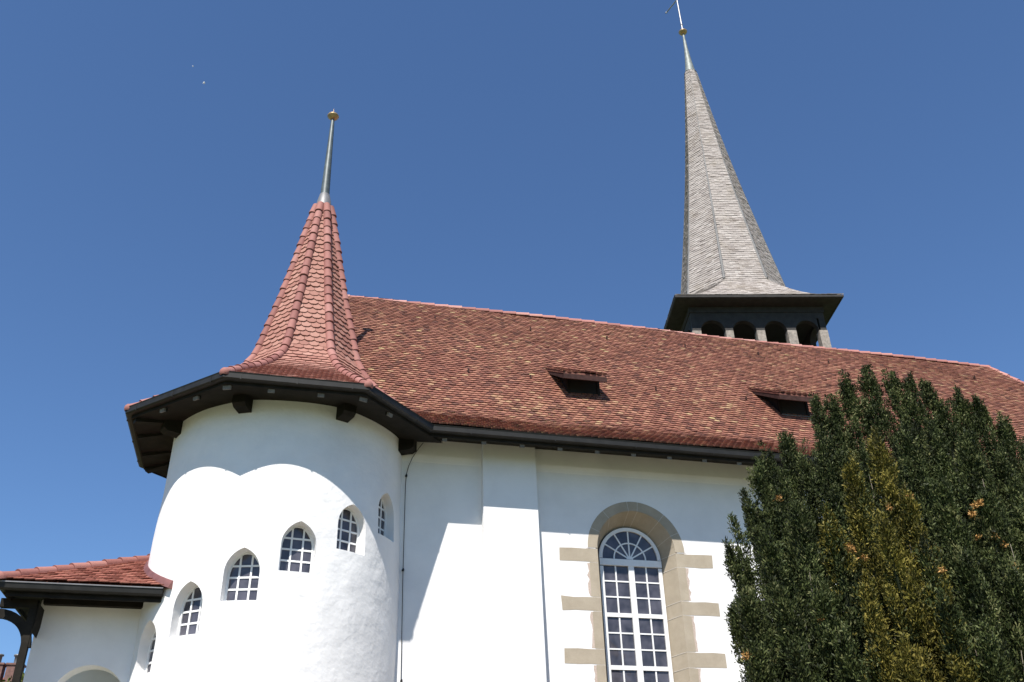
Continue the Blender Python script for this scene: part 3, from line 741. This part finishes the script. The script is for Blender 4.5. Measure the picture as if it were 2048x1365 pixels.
for side in range(4):
    a = BR+side*PI/2; e = np.array([math.cos(a), math.sin(a), 0]); nn_ = np.array([-e[1], e[0], 0])
    fb = MB()
    for i in range(5):
        if i == 4: continue
        cmb = MB(); hwd = cwid[i]/2
        cmb.obox(BC, e, nn_, zv, colx[i]-hwd if i else -HB, colx[i]+hwd, -HB, -HB+0.34, 19.3, zsp)
        cmb.build('belfry_post', M['wood_grey'], tower)
        xa, xb = colx[i]+cwid[i]/2, colx[i+1]-cwid[i+1]/2
        if i == 3: xb = HB-0.34
        cx, r_ = (xa+xb)/2, (xb-xa)/2; kk = 14
        for j in range(kk):
            a0, a1 = PI-PI*j/kk, PI-PI*(j+1)/kk
            p0 = (cx+r_*math.cos(a0), zsp+r_*math.sin(a0)); p1 = (cx+r_*math.cos(a1), zsp+r_*math.sin(a1))
            P = lambda x, y, z: BC+e*x+nn_*y+zv*z
            y0, y1 = -HB+0.02, -HB+0.26
            fb.hexa([P(p0[0], y0, p0[1]), P(p1[0], y0, p1[1]), P(p1[0], y1, p1[1]), P(p0[0], y1, p0[1]), P(p0[0], y0, 21.5), P(p1[0], y0, 21.5), P(p1[0], y1, 21.5), P(p0[0], y1, 21.5)])
        fb.obox(BC, e, nn_, zv, colx[i]-cwid[i]/2 if i else -HB+.02, xa, -HB+.02, -HB+.26, zsp, 21.5)
    fb.obox(BC, e, nn_, zv, -HB+.02, HB-.26, -HB+.015, -HB+.26, 21.5, 21.78)
    fb.obox(BC, e, nn_, zv, -HB-.02, HB-.30, -HB-.02, -HB+.30, 21.78, 22.06)
    fb.build('arcade_frieze', M['wood_frieze'], tower)
    rl = MB(); rl.obox(BC, e, nn_, zv, -HB+.34, HB-.34, -HB+.15, -HB+.22, 19.98, 20.06); rl.build('rail', M['wood_grey'], tower)
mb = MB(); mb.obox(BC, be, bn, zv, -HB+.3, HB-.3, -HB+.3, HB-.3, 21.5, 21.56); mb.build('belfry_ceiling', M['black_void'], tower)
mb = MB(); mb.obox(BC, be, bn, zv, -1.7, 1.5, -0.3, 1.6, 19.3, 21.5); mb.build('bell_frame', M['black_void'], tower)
# eave: boarded soffit, edge board
mb = MB()
P = lambda x, y, z: BC+be*x+bn*y+zv*z
for i in range(4):
    a = BR+i*PI/2; e = np.array([math.cos(a), math.sin(a), 0]); nn_ = np.array([-e[1], e[0], 0])
    Q = lambda x, y, z: BC+e*x+nn_*y+zv*z
    for j in range(5):
        f0, f1 = j/5, (j+1)/5-0.012
        h0 = HE-0.05+(HB-HE)*f0; h1 = HE-0.05+(HB-HE)*f1
        mb.quad(Q(-h0, -h0, ZE-0.02-0.05*f0), Q(h0, -h0, ZE-0.02-0.05*f0), Q(h1, -h1, ZE-0.02-0.05*f1), Q(-h1, -h1, ZE-0.02-0.05*f1))
    mb.quad(Q(-HE, -HE, ZE), Q(HE, -HE, ZE), Q(HB-.1, -HB+.1, ZE-.03), Q(-HB+.1, -HB+.1, ZE-.03))
mb.build('eave_soffit', M['wood_frieze'], tower)
mb = MB()
corners = [BC[:2]+be[:2]*sx*HE+bn[:2]*sy*HE for sx, sy in ((-1, -1), (1, -1), (1, 1), (-1, 1))]
pth = [corners[3]]+corners+[corners[0], corners[1]]
sweep(mb, pth, [(0.0, ZE+0.075), (0.0, ZE-0.01), (-0.04, ZE-0.035), (-0.07, ZE-0.035), (-0.07, ZE+0.075)], 0, 4); mb.build('eave_board', M['wood_frieze'], tower)
# spire
Z1, Z2 = 23.72, 38.45; RA1, RA2 = 2.20, 0.26
def lean(z): return np.array([-0.19*(z-22)/19.5, 0.045*(z-22)/19.5, 0])
sp = MB(); un = MB()
zs_ = np.linspace(Z1-0.25, Z2, 40); t_ = np.clip((zs_-Z1)/(Z2-Z1), -0.05, 1)
apo = RA1+(RA2-RA1)*t_-0.12*np.sin(PI*np.clip(t_, 0, 1))*1.0
for i in range(8):
    a = BR-PI/2+i*PI/4; er = np.array([math.cos(a), math.sin(a), 0]); et = np.array([-math.sin(a), math.cos(a), 0])
    C8 = [BC+lean(z)+zv*z+er*r_ for z, r_ in zip(zs_, apo)]; h = apo*math.tan(PI/8)
    tile_face(sp, C8, et, normals(C8, et), -h, h, 0.115, 0.26, 'flat', thick=0.026, lift=0.034, jit=0.55, over=2.2)
    for j in range(len(zs_)-1): un.quad(C8[j]-et*h[j], C8[j]+et*h[j], C8[j+1]+et*h[j+1], C8[j+1]-et*h[j+1], r=0.1)
# flared skirt from octagon down to the square eave
def g_(t): return t**0.72
ts = np.linspace(0, 1, 12)          # 0 = eave, 1 = octagon
for i in range(4):
    a = BR-PI/2+i*PI/2; er = np.array([math.cos(a), math.sin(a), 0]); et = np.array([-math.sin(a), math.cos(a), 0])
    dd_ = HE+(RA1-HE)*ts; zz_ = ZE+0.085+(Z1+0.03-ZE-0.085)*(0.30*ts+0.70*ts**2.2); hh = HE+(RA1*math.tan(PI/8)-HE)*ts
    C8 = [BC+lean(z)+zv*z+er*r_ for z, r_ in zip(zz_, dd_)]
    tile_face(sp, C8, et, normals(C8, et), -hh, hh, 0.115, 0.24, 'flat', thick=0.022, lift=0.030, jit=0.6, over=2.2)
    for j in range(len(ts)-1): un.quad(C8[j]-et*hh[j], C8[j]+et*hh[j], C8[j+1]+et*hh[j+1], C8[j+1]-et*hh[j+1], r=0.1)
    # diagonal triangle
    a2 = a+PI/4; er2 = np.array([math.cos(a2), math.sin(a2), 0]); et2 = np.array([-math.sin(a2), math.cos(a2), 0])
    dg = HE*math.sqrt(2)+(RA1-HE*math.sqrt(2))*ts; h2 = RA1*math.tan(PI/8)*ts
    C8 = [BC+lean(z)+zv*z+er2*r_ for z, r_ in zip(zz_, dg)]
    tile_face(sp, C8, et2, normals(C8, et2), -h2, h2, 0.115, 0.24, 'flat', thick=0.022, lift=0.030, jit=0.6, over=2.2)
    for j in range(len(ts)-1): un.quad(C8[j]-et2*h2[j], C8[j]+et2*h2[j], C8[j+1]+et2*h2[j+1], C8[j+1]-et2*h2[j+1], r=0.1)
o = len(sp.v); sp.v += un.v; sp.f += [[q+o for q in f] for f in un.f]; sp.m += un.m; sp.r += un.r; sp.sm += un.sm
spire = sp.build('spire', M['shingle'], tower)
for i in range(8):     # lead hips
    a = BR-PI/2+PI/8+i*PI/4; er = np.array([math.cos(a), math.sin(a), 0])
    mb = MB(); mb.tube([BC+lean(z)+zv*z+er*(r_/math.cos(PI/8)-0.005) for z, r_ in zip(zs_[1::3], apo[1::3])], [0.075-0.045*q for q in np.linspace(0, 1, len(zs_[1::3]))], n=6)
    mb.build('hip_flashing', M['hip_lead'], spire)
mb = MB(); L0 = BC+lean(39.5)
mb.tube([BC+lean(z)+zv*z for z in (38.2, 39.2, 40.2, 41.4)], [0.30, 0.185, 0.105, 0.055], n=12)
sleeve = mb.build('spire_tip', M['pale_copper'], tower)
bz = 41.55; bc = BC+lean(bz)
mb = MB(); mb.lathe((bc[0], bc[1], bz), [(0, -0.16), (0.07, -0.15), (0.17, -0.09), (0.225, 0.0), (0.235, 0.03), (0.19, 0.09), (0.08, 0.15), (0.0, 0.16)], n=20); mb.build('gilded_ball', M['gold'], sleeve)
mb = MB(); 
tp = lambda z: BC+lean(z)+zv*z
mb.tube([tp(41.6), tp(42.2), tp(43.0), tp(44.6), tp(45.6)], [0.045, 0.05, 0.045, 0.04, 0.03], n=8)
mb.lathe((tp(42.15)[0], tp(42.15)[1], 42.15), [(0.04, -0.06), (0.085, 0), (0.04, 0.06)], n=10)
ca = tp(44.2); ad = be*0.45-bn*0.9; ad /= np.linalg.norm(ad)
mb.tube([ca-ad*1.0, ca+ad*1.0], 0.035, n=8)
for s_ in (-1, 1): mb.lathe(tuple(ca+ad*s_*1.0), [(0.0, -0.07), (0.07, 0), (0.0, 0.07)], n=10)
mb.lathe(tuple(tp(45.6)), [(0.0, -0.07), (0.07, 0), (0.0, 0.07)], n=10)
mb.lathe(tuple(ca), [(0.03, -0.1), (0.08, 0), (0.03, 0.1)], n=10)
mb.build('iron_cross', M['iron'], sleeve)

# ================================================================== porch on the left
porch = thing('porch', 'low white porch with arched opening and red hipped tile roof beside the turret', 'porch', (-3.2, 20.5, 0))
PY, PG, PZ, PXL, PXC = 19.06, 18.09, 6.66, -4.42, -5.0
mb = MB(); mb.box(PXL, -2.0, PY, PY+0.40, 0, 6.9)
cut = MB(); A = archo(-3.30, 4.82, 0.64, 1.0, 20); loft(cut, A, PY-0.3, archo(-3.30, 4.82, 0.64, 0.9, 20), PY+0.8)
boolean_cut(mb, cut, [M['plaster_flat']], 'wall', porch)
mb = MB(); mb.box(-4.36, -1.5, 22.2, 22.5, 0, 7.2); mb.build('inner_wall', M['plaster_flat'], porch)
pt = 0.525; PD = 6.2
mb = MB()
h = np.array([0, 2.2, 2.9]); 
Cf = np.array([(0, PG+k_, PZ+0.03+pt*k_) for k_ in h])
tile_face(mb, Cf, ex, normals(Cf, ex), PXC+h, np.array([-0.3]*3), 0.15, 0.18, 'hex', thick=0.02, lift=0.04, jit=0.6)
et = np.array([0, -1.0, 0]); Cl = np.array([(PXC+k_, 0, PZ+0.03+pt*k_) for k_ in h])
tile_face(mb, Cl, et, normals(Cl, et), -(PG+PD)+h, -(PG+h), 0.15, 0.18, 'hex', thick=0.02, lift=0.04, jit=0.6)
kk = 2.9
for poly in ([(PXC, PG, PZ), (-0.3, PG, PZ), (-0.3, PG+kk, PZ+pt*kk), (PXC+kk, PG+kk, PZ+pt*kk)], [(PXC, PG+PD, PZ), (PXC, PG, PZ), (PXC+kk, PG+kk, PZ+pt*kk), (PXC+kk, PG+PD-kk, PZ+pt*kk)],
             [(-0.3, PG+PD, PZ), (PXC, PG+PD, PZ), (PXC+kk, PG+PD-kk, PZ+pt*kk), (-0.3, PG+PD-kk, PZ+pt*kk)], [(PXC+kk, PG+kk, PZ+pt*kk), (-0.3, PG+kk, PZ+pt*kk), (-0.3, PG+PD-kk, PZ+pt*kk), (PXC+kk, PG+PD-kk, PZ+pt*kk)]):
    mb.add(poly, [(0, 1, 2, 3)], r=0.1)
proof = mb.build('roof', M['tile_porch'], porch)
mb = MB(); cap_tiles(mb, [(PXC+0.02+k_, PG+0.02+k_, PZ+0.06+pt*k_) for k_ in np.linspace(0, 2.9, 12)], 0.105, 0.36, n=9, drop=0.3); mb.build('hip_cap', M['hip_tile'], proof)
ppath = [np.array([PXC, PG+PD]), np.array([PXC, PG]), np.array([-2.19, PG]), np.array([-1.0, PG])]
zo = PZ
pgut = [(0.0, zo), (-0.03, zo+0.01), (-0.04, zo-0.02), (-0.13, zo-0.02), (-0.13, zo-0.13), (-0.05, zo-0.13), (-0.015, zo-0.10)]
mb = MB(); sweep(mb, ppath, pgut, 0, 2); pg_ = mb.build('gutter', M['gutter'], porch)
mb = MB(); sweep(mb, ppath, [(0.012, zo+0.014), (0.012, zo-0.006), (-0.02, zo-0.006), (-0.02, zo+0.014)], 0, 2); mb.build('rim', M['lead'], pg_)
mb = MB(); sweep(mb, ppath, [(-0.14, zo-0.06), (-0.14, zo-0.22), (-0.18, zo-0.22), (-0.18, zo-0.06)], 0, 2); mb.build('fascia', M['wood_dark'], porch)
mb = MB()
mb.quad((PXC+.1, PG+.12, zo-.16), (-2.0, PG+.12, zo-.16), (-2.0, PY+.1, zo-.02), (PXC+.1, PY+.1, zo-.02))
mb.quad((PXC+.1, PG+.12, zo-.16), (PXL+.1, PY, zo-.02), (PXL+.1, PG+PD-.6, zo-.02), (PXC+.1, PG+PD, zo-.16))
mb.build('soffit', M['wood_dark'], porch)
mb = MB(); mb.box(-4.36, -2.6, PY-0.14, PY-0.004, 6.51, 6.62); mb.build('wall_plate', M['wood_dark'], porch)
# timber post and curved brace at the outer corner
mb = MB(); mb.box(-4.485, -4.365, 18.55, 18.67, 0, 6.48); mb.build('post', M['wood_dark'], porch)
mb = MB()
for i in range(10):
    a0, a1 = PI/2*i/10, PI/2*(i+1)/10
    pts = []
    for a in (a0, a1):
        for rr in (0.50, 0.66): pts.append((-4.985+rr*math.cos(a), 5.64+rr*math.sin(a)))
    (xa, za), (xb, zb), (xc, zc), (xd, zd) = pts
    mb.hexa([(xa, 18.56, za), (xb, 18.56, zb), (xb, 18.66, zb), (xa, 18.66, za), (xc, 18.56, zc), (xd, 18.56, zd), (xd, 18.66, zd), (xc, 18.66, zc)])
mb.build('curved_brace', M['wood_dark'], porch)
mb = MB()
mb.hexa([(-4.365, 18.57, 5.9), (-4.34, 18.57, 6.1), (-4.34, 19.05, 6.1), (-4.365, 19.05, 5.9), (-4.365, 18.57, 6.42), (-4.34, 18.57, 6.42), (-4.34, 19.05, 6.42), (-4.365, 19.05, 6.42)])
mb.build('side_board', M['wood_dark'], porch)
mb = MB(); mb.box(-4.99, -4.365, 18.54, 18.68, 6.33, 6.485); mb.build('tie_beam', M['wood_dark'], porch)
# copper flashing where the roof meets the round wall
mb = MB(); pa = []
for i in range(24):
    a = rad(-180+44*i/23)
    x, y = OX+(CR+0.012)*math.cos(a), OY+(CR+0.012)*math.sin(a)
    z = PZ+pt*(y-PG); pa.append((a, z))
for (a, z), (a1, z1) in zip(pa[:-1], pa[1:]):
    c = lambda a_, r_, z_: (OX+r_*math.cos(a_), OY+r_*math.sin(a_), z_)
    mb.hexa([c(a, CR-.03, z), c(a, CR+.10, z+.02), c(a1, CR+.10, z1+.02), c(a1, CR-.03, z1), c(a, CR-.03, z+.17), c(a, CR+.022, z+.17), c(a1, CR+.022, z1+.17), c(a1, CR-.03, z1+.17)])
mb.build('wall_flashing', simple('brown_copper', (0.20, 0.085, 0.075), 0.5, 0.3, 0.3, 6), porch)

# ================================================================== lightning conductor
lc = thing('lightning_conductor', 'thin grey lightning conductor wire clamped down the white wall next to the round turret', 'wire', (2.40, YA-0.04, 0))
mb = MB(); mb.tube([(2.66, 18.75, 10.33), (2.575, 18.95, 10.25), (2.47, YA-0.035, 10.08), (2.39, YA-0.035, 9.87), (2.345, YA-0.035, 9.66), (2.335, YA-0.035, 9.4), (2.355, YA-0.035, 7.5), (2.40, YA-0.035, 5.3), (2.42, YA-0.035, 0.2)], 0.0075, n=6); mb.build('wire', M['gutter'], lc)
for x, z in ((2.345, 9.63), (2.355, 7.52), (2.41, 5.31), (2.42, 3.2)):
    mb = MB(); mb.box(x-0.022, x+0.022, YA-0.055, YA, z-0.014, z+0.014); mb.tube([(x, YA-0.06, z-0.03), (x, YA-0.06, z+0.03)], 0.016, n=8); mb.build('clamp', M['gutter'], lc)

# ================================================================== yew
yew = thing('yew_tree', 'large dark green columnar yew of many upright shoots with yellowing middle, before the nave wall', 'tree', (8.3, 10.6, 0))
def px(u, v, Y):
    d = cr*((u-1024)/1856.93)+cu*(-(v-682.5)/1856.93)+cf
    t = Y/d[1]; return np.array([d[0]*t, Y, 1.6+d[2]*t])
shoots = [  # top pixel, depth, radius, kind
 (1627, 785, 11.6, .34, 0), (1665, 800, 11.5, .32, 0), (1690, 758, 11.4, .30, 0), (1731, 738, 11.3, .30, 0), (1778, 742, 11.2, .36, 0), (1812, 755, 11.0, .34, 0), (1850, 764, 11.1, .34, 0),
 (1880, 800, 10.9, .34, 0), (1915, 786, 11.0, .32, 0), (1950, 800, 10.9, .36, 0), (2002, 835, 10.8, .40, 0), (2052, 880, 10.8, .42, 0), (2110, 950, 10.8, .45, 0), (2160, 1010, 10.8, .45, 0),
 (1569, 866, 11.2, .30, 0), (1600, 892, 10.9, .34, 0), (1530, 900, 11.0, .33, 0), (1510, 925, 10.6, .30, 0), (1489, 975, 10.6, .20, 0), (1461, 1026, 10.4, .17, 0), (1453, 1085, 10.1, .20, 0), (1478, 1120, 10.7, .30, 0), (1505, 1030, 10.9, .30, 0), (1470, 1210, 9.95, .28, 0), (1540, 985, 10.8, .34, 0),
 (1560, 950, 10.3, .36, 0), (1640, 880, 10.4, .36, 0), (1680, 900, 10.3, .34, 0), (1800, 850, 10.2, .38, 0), (1860, 850, 10.1, .38, 0), (1930, 870, 10.0, .40, 0), (2000, 910, 10.0, .42, 0), (2070, 960, 10.0, .42, 0),
 (1520, 1050, 9.8, .34, 0), (1590, 1010, 9.8, .36, 0), (1650, 1020, 9.7, .34, 2), (1697, 925, 9.6, .25, 1), (1748, 878, 9.5, .29, 1), (1810, 985, 9.3, .31, 1), (1765, 1040, 9.1, .30, 1), (1880, 960, 9.5, .38, 0), (1960, 980, 9.4, .42, 0), (2040, 1010, 9.4, .44, 0),
 (1490, 1180, 9.5, .33, 0), (1560, 1170, 9.2, .34, 0), (1625, 1150, 9.0, .32, 0), (1850, 1090, 9.0, .30, 2), (1730, 1180, 8.9, .30, 2), (1930, 1120, 8.9, .40, 0), (2010, 1130, 8.9, .42, 0), (1890, 1200, 8.6, .34, 2), (1680, 1260, 8.8, .30, 0), (1960, 1240, 8.5, .36, 0), (1800, 1260, 8.5, .30, 1), (1590, 1290, 8.8, .32, 0), (2090, 1120, 9.2, .45, 0), (1500, 1290, 9.2, .32, 0)]
base_c = np.array([8.15, 10.6])
nr = np.random.RandomState(4)
PXM = {0: [], 1: [], 2: []}
core = MB(); stems = MB()
V = {0: [], 1: [], 3: []}
Rv = {0: [], 1: [], 3: []}
def flame(t, R):    # t 0 base .. 1 tip
    return R*np.clip(np.minimum(1.0, 0.55+1.6*t)*np.power(np.clip(1-t, 0, 1), 0.62)*1.35, 0, 1.05*R/R)*1.0
for (u_, v_, Y, R, kind) in shoots:
    if Y < 9.9: Y -= 0.45; R *= 0.93
    top = px(u_, v_, Y); top[2] -= 0.20; H = top[2]
    bx = top[:2]+(base_c-top[:2])*0.30
    zb = max(0.6, H-6.5)
    base = np.array([bx[0], bx[1], 0.2])
    bend = nr.uniform(-0.08, 0.08, 2)
    def axis(t): 
        p = base[None]+(top-base)[None]*t[:, None]; p[:, 0] += bend[0]*np.sin(t*PI); p[:, 1] += bend[1]*np.sin(t*PI); return p
    # tip length scale: taper over the top ~1.6 m
    def radius(t):
        dz = (1-t)*H; return R*np.clip((dz/1.5)**0.66, 0.03, 1.0)*(0.8+0.2*np.clip(t*3, 0, 1))*0.80
    tt = np.array([0.12, 0.3, 0.5, 0.7, 0.8, 0.88, 0.94, 0.985]); ap = axis(tt); rr = radius(tt)*0.22
    core.tube(list(ap), list(rr), n=9, mi=0, r=0.0)  # opaque core tube, its darkest needle tone paints in the crown's inner shade
    stems.tube(list(axis(np.array([0.0, 0.25, 0.5, 0.75]))), [0.07, 0.05, 0.035, 0.02], n=6)
    for _ in range(2):       # a few bare pale twigs showing at the surface
        t0 = nr.uniform(0.35, 0.85); pa_ = nr.uniform(-2.6, -0.5); e3 = np.array([math.cos(pa_), math.sin(pa_), 0])
        q0 = axis(np.array([t0]))[0]+e3*float(radius(np.array([t0]))[0])*0.95; q1 = q0+np.array([nr.uniform(-.05, .05), -0.03, nr.uniform(0.2, 0.5)])
        stems.tube([axis(np.array([t0-0.06]))[0], q0, q1], [0.012, 0.007, 0.003], n=5, mi=1)
    # many short upright side tufts clothe every shoot; the needles sit on the tufts
    K = int(H*R*135)
    kt = 1-nr.uniform(0.0, 0.90, K)**1.05; kp = nr.uniform(0, 2*PI, K)
    ker = np.stack([np.cos(kp), np.sin(kp), 0*kp], 1)
    vis = (ker[:, 0]*(-top[0]/14)-ker[:, 1]*0.95) > -0.30
    vis |= nr.uniform(0, 1, K) < 0.35
    kt, kp, ker = kt[vis], kp[vis], ker[vis]; K = len(kt)
    kr = nr.uniform(0.040, 0.085, K); kh = nr.uniform(0.22, 0.50, K)
    kc = axis(kt)+ker*(radius(kt)*nr.uniform(0.45, 0.98, K))[:, None]
    kd = ker*nr.uniform(0.02, 0.38, (K, 1))+np.array([0, 0, 1.0]); kd /= np.linalg.norm(kd, axis=1)[:, None]
    ktone = nr.normal(0, 0.24, K)
    per = 62
    idx = np.repeat(np.arange(K), per); n = K*per
    th_ = nr.uniform(0, 1, n)**0.85
    dirn = nr.normal(0, 1, (n, 3)); dirn -= kd[idx]*np.sum(dirn*kd[idx], axis=1)[:, None]; dirn /= np.linalg.norm(dirn, axis=1)[:, None]
    prof_ = np.clip(np.minimum(0.55+th_*2.2, 1.0)*(1.02-th_)**0.6, 0.05, 1)
    p = kc[idx]+kd[idx]*((th_-0.35)*kh[idx])[:, None]+dirn*(kr[idx]*prof_*nr.uniform(0.55, 1.0, n)**0.5)[:, None]
    er = dirn*0.75+kd[idx]*0.45; t = kt[idx]; ph_ = kp[idx]; lump = 1+ktone[idx]*1.2
    # sprays: 5 slim blades fanned round an outward-upward direction
    for b_i in range(3):
        d = er*nr.uniform(0.35, 1.0, (n, 1))+np.array([0, 0, 1.0])*nr.uniform(0.15, 1.15, (n, 1))+nr.normal(0, 0.42, (n, 3))
        d /= np.linalg.norm(d, axis=1)[:, None]
        L = nr.uniform(0.026, 0.060, (n, 1)); s = np.cross(d, nr.normal(0, 1, (n, 3))); s /= np.linalg.norm(s, axis=1)[:, None]; wd = nr.uniform(0.005, 0.010, (n, 1))
        q = p+nr.normal(0, 0.014, (n, 3))
        blade = np.stack([q, q+d*L*0.55+s*wd, q+d*L, q+d*L*0.5-s*wd], 1)
        rv = np.clip(0.42+0.22*nr.normal(0, 1, n)+0.25*(lump-1)/0.3, 0, 1)
        if kind == 0: V[0].append(blade); Rv[0].append(rv)
        else:
            share = 0.93 if kind == 1 else 0.5
            clump = (np.sin(t*H*3.1+u_)+np.sin(2*ph_+v_)*0.8+nr.normal(0, 0.5, n)) > (-1.6 if kind == 1 else 0.1)
            V[1].append(blade[clump]); Rv[1].append(rv[clump]); V[0].append(blade[~clump]); Rv[0].append(rv[~clump])
# dead orange tufts at a few places
DEAD = []
for (u_, v_, Y, k_) in ((1958, 1008, 8.95, 11), (1945, 1030, 8.95, 9), (1948, 1012, 8.95, 5), (1992, 1075, 8.9, 4), (2006, 1092, 8.9, 6), (2026, 1137, 8.75, 10), (1698, 1096, 9.0, 8), (1706, 1102, 9.0, 4), (1557, 998, 9.4, 4), (1777, 1015, 8.75, 4), (1820, 995, 8.85, 4), (1884, 1142, 8.5, 6), (1638, 1237, 8.6, 5), (1493, 1312, 8.8, 7), (1728, 1118, 8.7, 4), (1954, 1075, 8.9, 3)):
    c = px(u_, v_, Y-0.05); n = k_*7
    q = c+nr.normal(0, 0.017, (n, 3)); d = nr.normal(0, 1, (n, 3))+np.array([0, -0.6, 0.3]); d /= np.linalg.norm(d, axis=1)[:, None]
    s = np.cross(d, nr.normal(0, 1, (n, 3))); s /= np.linalg.norm(s, axis=1)[:, None]
    DEAD.append((np.stack([q, q+d*0.022+s*0.008, q+d*0.045, q+d*0.022-s*0.008], 1), nr.uniform(0, 1, n), c))
def leaf_mesh(name, chunks, rvals, mat, parent):
    A = np.concatenate(chunks).reshape(-1, 3); r_ = np.concatenate(rvals); n = len(r_)
    me = bpy.data.meshes.new(name); me.vertices.add(len(A)); me.vertices.foreach_set('co', A.astype(np.float32).ravel())
    me.loops.add(4*n); me.loops.foreach_set('vertex_index', np.arange(4*n, dtype=np.int32))
    me.polygons.add(n); me.polygons.foreach_set('loop_start', np.arange(0, 4*n, 4, dtype=np.int32)); me.polygons.foreach_set('loop_total', np.full(n, 4, np.int32))
    at_ = me.attributes.new('rnd', 'FLOAT', 'FACE'); at_.data.foreach_set('value', r_.astype(np.float32))
    me.materials.append(mat); me.update(calc_edges=True); me.validate(); return link(name, me, parent)
crown = leaf_mesh('crown', V[0], Rv[0], M['yew'], yew)
core.build('shade_core', M['yew'], yew)
stems.build('trunk', [M['bark'], simple('pale_bare_twig', (0.30, 0.25, 0.19), 0.8)], yew)
label(leaf_mesh('yellowing_shoot', V[1], Rv[1], M['yew_yellow'], yew), 'mustard yellow ailing shoots in the middle of the yew')
for A_, r_, c in DEAD:
    tw = leaf_mesh('dead_twig', [A_], [r_], M['yew_dead'], yew)
    label(tw, 'orange dead twig tuft among the dark needles')

# ================================================================== distant house and shrub
house = thing('house', 'distant house with red tiled roof and two chimneys seen under the porch eave', 'house', (-19, 62, 0))
mb = MB(); mb.box(-30, -11, 58, 68, 0, 8.6); mb.build('wall', simple('cream_render', (0.5, 0.46, 0.38), 0.9), house)
mb = MB(); e1 = np.array([1.0, 0, 0])
Ch = np.array([(-20.5, 57, 8.4), (-20.5, 63, 13.5)])
tile_face(mb, Ch, e1, normals(Ch, e1), [-10.5, -7.0], [10.5, 6.3], 0.42, 0.35, 'flat', thick=0.05, lift=0.09, jit=0.8)
mb.add([(-31, 57, 8.4), (-10, 57, 8.4), (-14.2, 63, 13.5), (-27.5, 63, 13.5), (-31, 69, 8.4), (-10, 69, 8.4)], [(0, 1, 2, 3), (1, 5, 2), (5, 4, 3, 2), (4, 0, 3)], r=0.3)
hr = mb.build('roof', M['tile_porch'], house)
mb = MB(); cap_tiles(mb, [(-10.2, 57.2, 8.6), (-14.3, 63, 13.6)], 0.16, 0.5, n=7); mb.build('hip_cap', M['hip_tile'], hr)
for x in (-15.55, -14.55):
    mb = MB(); mb.box(x-0.40, x+0.40, 60.0, 60.7, 11.0, 13.65); mb.box(x-0.46, x+0.46, 59.94, 60.76, 13.65, 13.75); ch = mb.build('chimney', M['brick'], hr)
    mb = MB(); mb.lathe((x, 60.35, 13.75), [(0.17, 0), (0.17, 0.42), (0.24, 0.44), (0.24, 0.52), (0.0, 0.56)], n=14); mb.build('flue_cap', M['lead'], ch)
shrub = thing('shrub', 'tip of a yellow green shrub beside the porch wall', 'shrub', (-5.6, 24, 0))
n = 9000; c = np.array([-5.75, 24.2, 4.7]); d = nr.normal(0, 1, (n, 3)); d /= np.linalg.norm(d, axis=1)[:, None]
lp = 1+0.2*np.sin(5*d[:, 0]+3)*np.sin(4*d[:, 2])+0.12*np.sin(11*d[:, 1])
p = c+d*(np.array([1.0, 1.0, 1.6])*0.88)*(lp*nr.uniform(0.5, 1, n)**0.4)[:, None]
dv = d+nr.normal(0, 0.6, (n, 3)); dv /= np.linalg.norm(dv, axis=1)[:, None]; s = np.cross(dv, nr.normal(0, 1, (n, 3))); s /= np.linalg.norm(s, axis=1)[:, None]
leaf_mesh('crown', [np.stack([p, p+dv*0.05+s*0.03, p+dv*0.11, p+dv*0.05-s*0.03], 1)], [nr.uniform(0, 1, n)], M['bush'], shrub)
mb = MB(); mb.tube([(-5.75, 24.2, 0), (-5.7, 24.2, 2.5), (-5.75, 24.2, 5.0)], [0.12, 0.09, 0.03], n=8)
for q in range(7):
    a = q*0.9; mb.tube([(-5.72, 24.2, 1.5+0.4*q), (-5.72+0.6*math.cos(a), 24.2+0.6*math.sin(a), 2.6+0.4*q)], [0.04, 0.012], n=6)
mb.build('trunk', M['bark'], shrub)

# ================================================================== two tiny tufts of seed fluff drifting in front of the sky
for (u_, v_, r_, text) in ((408, 166, 0.014, 'larger lower white speck of seed fluff in the sky left of the turret pole'), (386, 133, 0.008, 'smaller upper white speck of seed fluff in the sky left of the turret pole')):
    c = px(u_, v_, 7.0); f_ = thing('seed_fluff', text, 'seed fluff', tuple(c), 'seed fluff drifting in the sky'); mb = MB()
    mb.lathe(tuple(c), [(0.0, -r_*0.6), (r_*0.5, -r_*0.35), (r_*0.65, 0), (r_*0.45, r_*0.4), (0.0, r_*0.6)], n=10); mb.build('seed', M['white_paint'], f_)
    mb = MB()
    for q in range(26):
        d = nr.normal(0, 1, 3); d /= np.linalg.norm(d); mb.tube([c, c+d*r_*1.25], [r_*0.07, r_*0.03], n=3)
    mb.build('down', M['white_paint'], f_)
